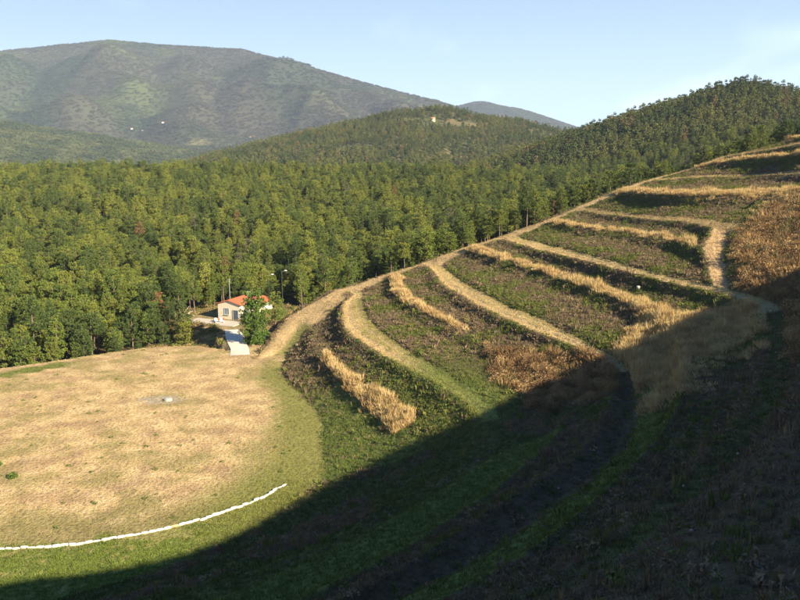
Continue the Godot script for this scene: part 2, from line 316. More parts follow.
# what grows at a place of the terraces: x = tall dry grass, y = brush, z = herbs, w = short grass
func loft_cover(u: float, v: float, p: Vector3) -> Dictionary:
	var strip := mini(int(v), TERRACE_LINES.size() - 2)
	var fr := v - strip
	var a := broad.get_noise_2d(p.x * 6.0, p.z * 6.0)
	var b := fine.get_noise_2d(p.x * 1.3, p.z * 1.3)
	var f := fine.get_noise_2d(p.x * 5.0 + 31.0, p.z * 5.0)
	var gold := 0.0
	var brush := 0.0
	var herb := 1.0
	var grass := 0.0
	var green := smoothstep(-0.15, 0.35, a + 0.5 * b + 0.3 * f + (0.08 if strip >= 6 else -0.08))
	var c := Color(0.105, 0.078, 0.053).lerp(Color(0.075, 0.087, 0.028), green)
	c = c.lerp(Color(0.2, 0.145, 0.08), smoothstep(0.15, 0.5, f - 0.3 * a) * 0.6)
	if u < 7.0:
		if strip <= 1:      # lowest slope: brown above, green towards the hollow
			var g := smoothstep(3.3, 5.2, u + 0.9 * b + (0.4 if strip == 0 else -0.3))
			green = g
			c = Color(0.17, 0.115, 0.07).lerp(Color(0.115, 0.145, 0.035), g)
			c = c.lerp(Color(0.22, 0.16, 0.09), smoothstep(0.2, 0.5, f) * 0.5)
		if strip == 3 or strip == 4:
			c = c.lerp(Color(0.13, 0.088, 0.054), 0.6 - 0.5 * smoothstep(0.0, 0.3, a))
		if strip == 3 and u > 5.2: green = maxf(green, smoothstep(5.2, 6.4, u) * (1.0 - fr) * 1.4); c = c.lerp(Color(0.12, 0.15, 0.035), smoothstep(5.2, 6.4, u) * maxf(0.0, 1.0 - fr * 1.3))
	else:  # near slope: mostly darker, browner tones past the corner of the hollow
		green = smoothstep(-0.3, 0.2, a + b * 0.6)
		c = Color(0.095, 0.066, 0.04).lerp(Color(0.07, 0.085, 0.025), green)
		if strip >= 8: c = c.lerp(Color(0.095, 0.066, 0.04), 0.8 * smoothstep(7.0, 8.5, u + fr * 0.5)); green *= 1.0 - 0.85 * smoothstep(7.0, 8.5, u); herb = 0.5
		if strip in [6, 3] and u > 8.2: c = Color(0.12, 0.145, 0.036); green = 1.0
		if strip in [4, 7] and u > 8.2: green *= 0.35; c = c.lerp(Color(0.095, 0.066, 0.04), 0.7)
	var bench := strip in BENCH
	if bench:
		herb = 0.0
		grass = 1.0
		if u < 7.3:
			c = Color(0.46, 0.34, 0.165).lerp(Color(0.25, 0.225, 0.075), smoothstep(0.3, 0.62, fr + 0.25 * b) * (1.0 if strip == 2 else 0.6))
			c = c.lerp(Color(0.145, 0.17, 0.042), smoothstep(4.7, 5.9, u) * (0.92 if strip == 2 else 0.0))
			var rut := maxf(smoothstep(0.1, 0.04, absf(fr - 0.3 + 0.04 * b)), smoothstep(0.1, 0.04, absf(fr - 0.68 + 0.04 * b)))
			c = c.lerp(Color(0.4, 0.29, 0.165), rut * (0.75 if strip != 2 else 0.75 * smoothstep(5.8, 4.8, u)))
			grass *= 1.0 - 0.85 * rut
		else:  # tracks turn from tan to dark brown and green here
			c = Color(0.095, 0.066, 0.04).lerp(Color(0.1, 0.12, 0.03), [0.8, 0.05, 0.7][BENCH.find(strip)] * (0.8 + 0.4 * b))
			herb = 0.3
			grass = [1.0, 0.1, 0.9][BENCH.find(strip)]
	# narrow tracks on the upper terraces
	for k in [11, 13, 15]:
		var off: float = (v - k) * 6.5
		if absf(off) < 1.3 and u < 6.2:
			var t := smoothstep(1.25, 0.7, absf(off + 0.3 * b))
			c = c.lerp(Color(0.34, 0.255, 0.125), t * 0.95)
			herb *= 1.0 - t
			grass = maxf(grass, t)
	# ramp that joins two benches
	if strip in [9, 10] and u > 5.72 and u < 6.24:
		var t := smoothstep(0.24, 0.14, absf(u - 5.95 + 0.05 * b))
		c = c.lerp(Color(0.43, 0.3, 0.16), t)
		herb *= 1.0 - t
		grass = maxf(grass, 0.6 * t)
	# track along the crest
	if u < 2.35:
		var t := smoothstep(2.1, 1.9, u + 0.12 * b) if strip > 1 else smoothstep(2.5, 2.05, u + 0.15 * b)
		c = c.lerp(Color(0.43, 0.315, 0.165).lerp(Color(0.31, 0.23, 0.12), smoothstep(0.0, 0.4, b)), t)
		if strip == 0: c = c.lerp(Color(0.15, 0.16, 0.045), 0.8 * smoothstep(1.65, 2.0, u + 0.1 * f) * smoothstep(2.6, 2.2, u))
		herb *= 1.0 - t
		grass = maxf(grass, t * 0.7)
		if u < 1.0: c = c.lerp(Color(0.13, 0.09, 0.055), smoothstep(1.0, 0.55, u + 0.2 * b)); herb = maxf(herb, smoothstep(1.0, 0.6, u)); grass = 0.0
	# tall dry grass along the small banks between the benches
	var tall := 0.0
	for g in GOLD:
		var off: float = (v - g) * 6.5
		if absf(off) > 4.5: continue
		var w := 0.85
		var from := 1.85
		var to := 7.0
		match g:
			1:
				from = 3.25; to = 6.05; w = lerpf(0.35, 1.45, smoothstep(3.2, 5.2, u)); off += 0.4
			4:
				to = 5.5; w = lerpf(0.9, 0.55, smoothstep(3.0, 5.5, u))
			7:
				to = 7.2; w = 0.95
			10:
				from = 2.0; to = 5.65; w = 0.65
			12:
				to = 8.2; w = 1.2
			14:
				to = 8.2; w = 0.95
			16:
				to = 8.0; w = 0.9
		if u < from or u > to: continue
		tall = maxf(tall, smoothstep(w, w * 0.7, absf(off - 0.2) + 0.5 * b + 0.3 * f) * smoothstep(from, from + 0.1, u) * smoothstep(to, to - 0.12, u))
	# dry grass and brush in the corner of the hollow
	if strip == 6: tall = maxf(tall, smoothstep(6.25, 6.75, u + 0.15 * b - 0.25 * (1.0 - fr)) * smoothstep(8.6, 7.9, u + 0.6 * b + 0.5 * a) * (0.55 + 0.45 * smoothstep(-0.25, 0.25, b + f)))
	if strip == 7: tall = maxf(tall, smoothstep(6.85, 7.15, u + 0.1 * b) * smoothstep(8.5, 7.6, u + 0.5 * b + 0.5 * a + 0.5 * fr) * (0.5 + 0.5 * smoothstep(-0.25, 0.25, b + f)))
	if strip == 3 or strip == 4:
		brush = maxf(brush, smoothstep(6.15, 6.6, u + 0.2 * b + (fr - 0.6) * (0.5 if strip == 3 else 0.0)) * smoothstep(7.9, 7.3, u) * (1.0 if strip == 4 else smoothstep(0.25, 0.6, fr)))
	if strip >= 9 and strip <= 11: brush = maxf(brush, smoothstep(6.22, 6.5, u + 0.06 * b) * smoothstep(8.6, 7.6, u))
	if strip == 11: tall = maxf(tall, smoothstep(0.35, 0.7, fr + 0.3 * b) * smoothstep(6.0, 6.4, u) * smoothstep(8.2, 7.4, u))
	if strip == 0 or (strip == 3 and u > 5.4): grass = maxf(grass, 1.3 * smoothstep(0.35, 0.8, green)); herb *= 1.0 - 0.85 * smoothstep(0.35, 0.8, green)
	if u > 7.2 and strip <= 7 and not bench: grass = maxf(grass, 0.9 * smoothstep(0.4, 0.8, green)); herb *= 1.0 - 0.7 * smoothstep(0.4, 0.8, green)
	c = c.lerp(Color(0.33, 0.235, 0.105), tall * 0.85)
	c = c.lerp(Color(0.15, 0.098, 0.055), brush * 0.8)
	herb *= (1.0 - tall) * (1.0 - 0.5 * brush)
	grass *= 1.0 - tall
	return {"c": c * (1.0 + 0.3 * f), "tall": tall, "brush": brush, "herb": herb, "grass": grass, "green": green, "strip": strip}


# ---------------------------------------------------------------- the terraces
func curve(pts: Array, i: int, t: float) -> Vector3:
	var p1: Vector3 = pts[i]
	var p2: Vector3 = pts[i + 1]
	var p0: Vector3 = pts[maxi(i - 1, 0)]
	var p3: Vector3 = pts[mini(i + 2, pts.size() - 1)]
	var d1 := maxf(p1.distance_to(p2), 0.01)
	var d0 := maxf(p0.distance_to(p1), 0.01)
	var d2 := maxf(p2.distance_to(p3), 0.01)
	var m1 := ((p2 - p1) / d1 * d0 + (p1 - p0) / d0 * d1) / (d0 + d1) * d1 if i > 0 else p2 - p1
	var m2 := ((p3 - p2) / d2 * d1 + (p2 - p1) / d1 * d2) / (d1 + d2) * d1 if i + 2 < pts.size() else p2 - p1
	var t2 := t * t
	var t3 := t2 * t
	return p1 * (2.0 * t3 - 3.0 * t2 + 1.0) + m1 * (t3 - 2.0 * t2 + t) + p2 * (3.0 * t2 - 2.0 * t3) + m2 * (t3 - t2)

func build_terraces() -> void:
	var rows := []
	var us := []
	for l in TERRACE_LINES:
		var pts: Array = l.duplicate()
		var k0 := clampf((pts[0].y + 1.0) / 8.0, 0.2, 1.0)
		var back: Vector3 = pts[0] + Vector3(-6.5, 0, -8.5) * k0
		back.y = ground(back.x, back.z) - 1.0
		pts.push_front(back)
		var row := PackedVector3Array()
		us = []
		for i in STEPS.size():
			for k in STEPS[i]:
				row.append(curve(pts, i, float(k) / STEPS[i]))
				us.append(i + float(k) / STEPS[i])
		row.append(pts[-1])
		us.append(float(STEPS.size()))
		rows.append(row)
	nu = us.size()
	var vs := []
	for s in TERRACE_LINES.size() - 1:
		var n := 8 if s in BENCH else (12 if s < 14 else 7)
		for k in n: vs.append(s + float(k) / n)
	vs.append(float(TERRACE_LINES.size() - 1))
	nv = vs.size()
	var cols := PackedColorArray()
	for j in nv:
		var s := mini(int(vs[j]), TERRACE_LINES.size() - 2)
		var fr: float = vs[j] - s
		for i in nu:
			var p: Vector3 = rows[s][i].lerp(rows[s + 1][i], fr)
			var u: float = us[i]
			if u > 0.3 and u < 12.5:
				if not s in BENCH:   # each bank is steep under its lip, with a narrow shelf above
					var q: float = fr * 0.5 / 0.72 if fr < 0.72 else lerpf(0.5, 1.0, smoothstep(0.72, 0.96, fr) * 0.35 + 0.65 * clampf((fr - 0.72) / 0.2, 0.0, 1.0))
					if s in [1, 4, 7, 10, 12, 14]: q = maxf(0.0, (q - 0.06) / 0.94)
					if s in [3, 6, 9]: q = minf(1.0, q * 0.9 + 0.1 * smoothstep(0.0, 0.06, fr))
					var ramp := smoothstep(0.3, 0.16, absf(u - 5.95)) if s in [9, 10] else 0.0
					if s >= 9 and s <= 11: q = lerpf(q, fr, maxf(ramp, smoothstep(5.7, 6.0, u)))
					p.y = lerpf(rows[s][i].y, rows[s + 1][i].y, lerpf(fr, q, smoothstep(1.8, 3.0, u) * (0.35 if s < 2 else 1.0)))
					p.y -= 2.0 * (u - 5.95) * ramp
				if s in BENCH and u < 7.5: p.y -= 0.09 * (smoothstep(0.12, 0.03, absf(fr - 0.3)) + smoothstep(0.12, 0.03, absf(fr - 0.68)))
				if s == 5: p.y -= 0.75 * sin(PI * fr) * smoothstep(7.1, 7.8, u)
				p.y += 0.16 * fine.get_noise_2d(p.x * 2.0, p.z * 2.0) + 0.25 * broad.get_noise_2d(p.x * 5.0, p.z * 5.0)
				if not s in BENCH: p.y += 0.12 * fine.get_noise_2d(p.x * 7.0, p.z * 7.0)
			loft_pos.append(p)
			loft_u.append(u)
			loft_v.append(vs[j])
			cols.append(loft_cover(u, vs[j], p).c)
	var idx := PackedInt32Array()
	for j in nv - 1:
		for i in nu - 1:
			var a := j * nu + i
			var q := [a, a + 1, a + nu, a + nu + 1]
			idx.append_array([q[0], q[2], q[1], q[1], q[2], q[3]])
	# make the faces look up
	var up := (loft_pos[idx[2]] - loft_pos[idx[0]]).cross(loft_pos[idx[1]] - loft_pos[idx[0]])
	var mid := (nv / 2) * nu + nu / 3
	up = (loft_pos[mid + 1] - loft_pos[mid]).cross(loft_pos[mid + nu] - loft_pos[mid])
	if up.y < 0.0:
		for t in range(0, idx.size(), 3):
			var k := idx[t + 1]
			idx[t + 1] = idx[t + 2]
			idx[t + 2] = k
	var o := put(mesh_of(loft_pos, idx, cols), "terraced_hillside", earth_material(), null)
	tag(o, "terraced hillside with grass banks and level tracks", "", "", "structure")

func earth_material() -> StandardMaterial3D:
	var m := mat(Color.WHITE, 0.95, grain(7, 0.02, 0.62, 1.25), 0.16, true)
	m.heightmap_enabled = true
	m.heightmap_texture = grain(11, 0.03, 0.0, 1.0)
	m.heightmap_scale = 12.0
	return m


# ---------------------------------------------------------------- small growth
func tuft(seed_: int, blades: int, height: float, width: float, spread: float, lean: float, bend := 0.0) -> ArrayMesh:
	var r := RandomNumberGenerator.new()
	r.seed = seed_
	var v := PackedVector3Array()
	var col := PackedColorArray()
	for k in blades:
		var t := r.randf() * TAU
		var at := Vector3(cos(t), 0, sin(t)) * spread * sqrt(r.randf())
		var d := Vector3(cos(t + r.randfn() * 0.7), 0, sin(t + r.randfn() * 0.7)) * lean * r.randf_range(0.3, 1.0)
		var h := height * r.randf_range(0.55, 1.0)
		var tip := at + Vector3(0, h, 0) + d * h
		var a := r.randf() * TAU
		var side := Vector3(cos(a), 0, sin(a)) * width * 0.5
		var mid := at.lerp(tip, 0.6) + Vector3(0, h * bend, 0)
		v.append_array([at - side + Vector3(0, -0.06, 0), at + side + Vector3(0, -0.06, 0), mid + side * 0.8, at - side + Vector3(0, -0.06, 0), mid + side * 0.8, mid - side * 0.8, mid - side * 0.8, mid + side * 0.8, tip])
		var s := r.randf_range(0.75, 1.2)
		for q in 9: col.append(Color(s, s, s))
	return mesh_of(v, PackedInt32Array(), col, false)

func leafy(seed_: int, leaves: int, radius: float, height: float, size: float) -> ArrayMesh:   # a low leafy clump
	var r := RandomNumberGenerator.new()
	r.seed = seed_
	var v := PackedVector3Array()
	var col := PackedColorArray()
	for k in leaves:
		var t := r.randf() * TAU
		var q := pow(r.randf(), 0.6)
		var e := r.randf()
		var at := Vector3(cos(t) * radius * q, height * (1.0 - 0.7 * q * q) * (0.15 + 0.85 * e), sin(t) * radius * q)
		var d := Vector3(r.randfn(), r.randfn() * 0.7 + 0.5, r.randfn()).normalized() * size * r.randf_range(0.6, 1.2)
		var s := d.cross(Vector3(r.randfn(), r.randfn(), r.randfn())).normalized() * size * 0.4
		v.append_array([at - s, at + s, at + d])
		var m := r.randf_range(0.7, 1.25)
		for w in 3: col.append(Color(m, m, m))
	return mesh_of(v, PackedInt32Array(), col, false)

func scatter(called: String, label: String, meshes: Array, items: Array) -> void:   # items: [Transform3D, Color]
	var holder := thing(called, Vector3.ZERO)
	tag(holder, label, "", "", "stuff")
	for k in meshes.size():
		var mine := []
		for i in range(k, items.size(), meshes.size()): mine.append(items[i])
		if mine.is_empty(): continue
		var mm := MultiMesh.new()
		mm.transform_format = MultiMesh.TRANSFORM_3D
		mm.use_colors = true
		mm.mesh = meshes[k]
		mm.instance_count = mine.size()
		for i in mine.size():
			mm.set_instance_transform(i, mine[i][0])
			mm.set_instance_color(i, mine[i][1])
		var o := MultiMeshInstance3D.new()
		o.multimesh = mm
		o.name = called + "_clump" if k == 0 else called + "_clump_%03d" % k
		o.material_override = tuft_mat
		o.set_meta("kind", "stuff")
		holder.add_child(o)

func set_at(p: Vector3, size: float, tall := 1.0) -> Transform3D:
	var b := Basis(Vector3.UP, rng.randf() * TAU).scaled(Vector3(size, size * tall, size))
	return Transform3D(b, p)

func grow_terraces() -> void:
	var tall := []
	var brush := []
	var herbs := []
	var short := []
	for j in nv - 1:
		for i in nu - 1:
			var a := j * nu + i
			var u := loft_u[a]
			if u < 0.5 or u > 11.9: continue
			var p0 := loft_pos[a]
			var e1 := loft_pos[a + 1] - p0
			var e2 := loft_pos[a + nu] - p0
			var area := e1.cross(e2).length()
			var near := p0.distance_to(Vector3(0, 36, 0))
			if near < 16.0: continue
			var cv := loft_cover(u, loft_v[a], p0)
			var dark: bool = u > 7.4
			var dens := 1.0
			for what in 4:
				match what:
					0: dens = cv.tall * 11.0
					1: dens = cv.brush * 2.6
					2: dens = cv.herb * (10.0 if not dark else 7.0)
					3: dens = cv.grass * 7.0
				var n := area * dens
				var count := int(n) + (1 if rng.randf() < n - int(n) else 0)
				for k in count:
					var p := p0 + e1 * rng.randf() + e2 * rng.randf()
					match what:
						0:
							var g := Color(0.54, 0.41, 0.2).lerp(Color(0.34, 0.215, 0.1), clampf(rng.randfn() * 0.35 + 0.35 + 0.8 * fine.get_noise_2d(p.x * 2.0, p.z * 2.0), 0.0, 1.0))
							tall.append([set_at(p, rng.randf_range(0.75, 1.15), rng.randf_range(0.6, 1.25) * (0.45 + 0.55 * cv.tall) * (1.05 + 0.9 * fine.get_noise_2d(p.x * 1.6 + 9.0, p.z * 1.6)) * (0.85 if dark else 1.0)), g])
						1:
							var g := Color(0.16, 0.095, 0.048).lerp(Color(0.4, 0.27, 0.13), clampf(rng.randf() * rng.randf_range(0.4, 1.0) + (0.15 if cv.strip > 8 else 0.1) + 0.6 * fine.get_noise_2d(p.x * 3.0, p.z * 3.0), 0.0, 1.0))
							if rng.randf() < 0.2: g = [Color(0.1, 0.095, 0.04), Color(0.13, 0.075, 0.04)][rng.randi() % 2]
							brush.append([set_at(p, rng.randf_range(0.6, 1.3) + 0.7 * pow(rng.randf(), 3.0) if cv.strip <= 8 else rng.randf_range(0.55, 1.1) + 1.2 * pow(rng.randf(), 3.0), rng.randf_range(0.7, 1.1)), g])
						2:
							var gr: float = cv.green
							var g := Color(0.075, 0.105, 0.024).lerp(Color(0.165, 0.17, 0.048), rng.randf()) if rng.randf() < 0.15 + 0.75 * gr else Color(0.135, 0.098, 0.064).lerp(Color(0.31, 0.235, 0.14), rng.randf() * rng.randf())
							herbs.append([set_at(p, rng.randf_range(0.55, 1.35) * (2.1 if rng.randf() < 0.06 else 1.0), rng.randf_range(0.7, 1.3)), g])
						3:
							var g: Color = cv.c * rng.randf_range(0.85, 1.25)
							short.append([set_at(p, rng.randf_range(0.7, 1.3), 1.0), g])
	print("tall ", tall.size(), " brush ", brush.size(), " herbs ", herbs.size(), " short ", short.size())
	scatter("tall_dry_grass", "tall golden dry grass along the terrace banks", [tuft(1, 34, 1.0, 0.04, 0.42, 0.55, 0.08), tuft(2, 30, 0.85, 0.04, 0.46, 0.75, 0.1), tuft(3, 36, 1.15, 0.04, 0.4, 0.45, 0.06), tuft(13, 30, 0.6, 0.045, 0.5, 1.0, 0.1)], tall)
	scatter("dry_brush", "dry brown brush on the slopes beside the hollow", [leafy(4, 260, 0.7, 0.9, 0.1), leafy(5, 240, 0.85, 0.7, 0.11), tuft(6, 60, 0.9, 0.035, 0.5, 0.7, 0.1)], brush)
	scatter("slope_herbs", "low green and brown herbs on the terrace slopes", [leafy(7, 26, 0.24, 0.2, 0.1), tuft(8, 18, 0.26, 0.035, 0.22, 0.7), tuft(9, 16, 0.34, 0.035, 0.2, 0.6), leafy(10, 30, 0.3, 0.16, 0.11), tuft(14, 22, 0.2, 0.04, 0.3, 0.9)], herbs)
	scatter("track_grass", "short straw grass on the terrace tracks", [tuft(11, 14, 0.14, 0.035, 0.28, 0.6), tuft(12, 12, 0.18, 0.035, 0.3, 0.7)], short)

func grow_field() -> void:
	var items := []
	var x := -92.0
	var greens := []
	while x < -5.0:
		var z := -152.0
		while z < -52.0:
			var px := x + rng.randf() * 0.36
			var pz := z + rng.randf() * 0.36
			if absf(px) < 0.54 * -pz + 3.0 and pz > along(FIELD_EDGE, px, 1) - 1.0 and drive_height(px, pz).x > 2.4 and rng.randf() < 0.85:
				var c := field_color(px, pz)
				var g := smoothstep(0.9, 1.15, c.g / c.r)
				var p := Vector3(px, field_height(px, pz), pz)
				if g > 0.4:
					items.append([set_at(p, rng.randf_range(0.8, 1.4), rng.randf_range(0.9, 1.5)), c * rng.randf_range(0.7, 1.3)])
				elif rng.randf() < 0.5:
					items.append([set_at(p, rng.randf_range(0.6, 1.2), rng.randf_range(0.4, 1.0)), c * rng.randf_range(0.85, 1.15)])
				if rng.randf() < 0.004: greens.append([set_at(p, rng.randf_range(0.6, 1.5), 0.8), Color(0.1, 0.13, 0.03)])
			z += 0.36
		x += 0.36
	print("field ", items.size())
	scatter("field_grass", "short straw and green grass on the round field", [tuft(21, 14, 0.12, 0.035, 0.24, 0.7), tuft(22, 12, 0.16, 0.035, 0.22, 0.6), tuft(23, 16, 0.1, 0.04, 0.28, 0.9)], items)
	scatter("field_weeds", "small green weeds dotted over the straw field", [leafy(24, 30, 0.3, 0.22, 0.14), leafy(25, 24, 0.24, 0.3, 0.13)], greens)


# ---------------------------------------------------------------- trees
func pine(seed_: int, height: float, radius: float, start: float, whorls: int, arms: int, per: int, leaf: float, taper := 0.7) -> Array:
	var r := RandomNumberGenerator.new()
	r.seed = seed_
	var v := PackedVector3Array()
	var col := PackedColorArray()
	var tv := PackedVector3Array()
	var ti := PackedInt32Array()
	var lean := Vector3(r.randfn() * 0.03, 0, r.randfn() * 0.03) * height
	var base := 0.018 * height
	var last := Vector3(0, -0.6, 0)
	for k in 6:
		var t := (k + 1) / 6.0
		var at := lean * t * t + Vector3(r.randfn() * 0.05, height * 0.95 * t, r.randfn() * 0.05)
		tube(tv, ti, last, at, base * (1.02 - 0.85 * k / 6.0), base * (1.02 - 0.85 * (k + 1) / 6.0), 6)
		last = at
	for w in whorls:
		var t := (w + r.randf_range(0.1, 0.7)) / whorls
		var y := height * (start + (0.97 - start) * t)
		var reach := radius * pow(1.0 - 0.97 * t, taper) * (0.7 + 0.45 * smoothstep(0.0, 0.3, t)) + 0.15
		var turn := r.randf() * TAU
		var n := arms if t < 0.85 else 3
		for a in n:
			var ang := turn + TAU * a / n + r.randfn() * 0.22
			var out := reach * r.randf_range(0.68, 1.12)
			var rise := out * r.randf_range(0.1, 0.5)
			var from := lean * (y / height) * (y / height) + Vector3(0, y - rise * 0.6, 0)
			var tip := from + Vector3(cos(ang) * out, rise, sin(ang) * out)
			if out > 0.7: tube(tv, ti, from, from.lerp(tip, 0.85), 0.045, 0.018, 4)
			var puffs := 1 if out < 0.8 else (2 if out < 1.7 else 3)
			for q in puffs:
				var c := from.lerp(tip, 1.0 - 0.3 * q) + Vector3(r.randfn(), r.randfn() * 0.6, r.randfn()) * 0.13
				var size := r.randf_range(0.5, 0.8) * (0.45 + 0.045 * height)
				var tone := r.randf_range(0.82, 1.15)
				var warm := r.randf_range(0.92, 1.1)
				for s in per:
					var d := Vector3(r.randfn(), r.randfn() * 0.8 + 0.3, r.randfn()).normalized()
					var at := c + d * size * r.randf_range(0.25, 0.68)
					var e := (d + Vector3(r.randfn(), r.randfn() + 0.4, r.randfn()) * 0.45).normalized() * leaf * r.randf_range(0.7, 1.3)
					var side := e.cross(Vector3(r.randfn(), r.randfn(), r.randfn())).normalized() * leaf * 0.3
					v.append_array([at - side, at + side, at + e])
					var m := tone * r.randf_range(0.85, 1.15)
					var cc := Color(m * warm, m, m)
					col.append_array([cc, cc, cc])
	return [mesh_of(tv, ti), mesh_of(v, PackedInt32Array(), col, false)]

func joined(pair: Array, bark: Material, needles: Material) -> ArrayMesh:
	var m := ArrayMesh.new()
	m.add_surface_from_arrays(Mesh.PRIMITIVE_TRIANGLES, pair[0].surface_get_arrays(0))
	m.surface_set_material(0, bark)
	m.add_surface_from_arrays(Mesh.PRIMITIVE_TRIANGLES, pair[1].surface_get_arrays(0))
	m.surface_set_material(1, needles)
	return m

func needle_mat(c: Color) -> StandardMaterial3D:
	var m := mat(c, 0.75, null, 1.0, true)
	m.backlight_enabled = true
	m.backlight = lin(0.2, 0.2, 0.08)
	return m

func wooded(x: float, z: float) -> bool:   # where the near wood stands
	if z > -118.0: return false
	if z > along(FIELD_EDGE, x, 1) - 5.0: return false
	if x > -40.0 and (along(CREST, x, 2) - z) * 0.85 < (4.0 if x > 0.0 and x < 45.0 else (9.0 if x < 45.0 else 7.0)): return false
	var p := Vector2(x, z)
	if p.distance_to(Vector2(-35.5, -171.5)) < 9.5 or p.distance_to(Vector2(-42, -166)) < 7.0 or seg_dist(p, Vector2(-29, -150), Vector2(-38, -163)) < 8.0: return false
	if seg_dist(p, Vector2(-26, -165), Vector2(-27, -184)) < 4.0: return false
	return true

func many(called: String, label: String, meshes: Array, items: Array) -> void:
	var holder := thing(called, Vector3.ZERO)
	tag(holder, label, "", "", "stuff")
	for k in meshes.size():
		var mine := []
		for e in items:
			if e[2] == k: mine.append(e)
		if mine.is_empty(): continue
		var mm := MultiMesh.new()
		mm.transform_format = MultiMesh.TRANSFORM_3D
		mm.use_colors = true
		mm.mesh = meshes[k]
		mm.instance_count = mine.size()
		for i in mine.size():
			mm.set_instance_transform(i, mine[i][0])
			mm.set_instance_color(i, mine[i][1])
		var o := MultiMeshInstance3D.new()
		o.multimesh = mm
		o.name = called + "_trees" if k == 0 else called + "_trees_%03d" % k
		o.set_meta("kind", "stuff")
		holder.add_child(o)

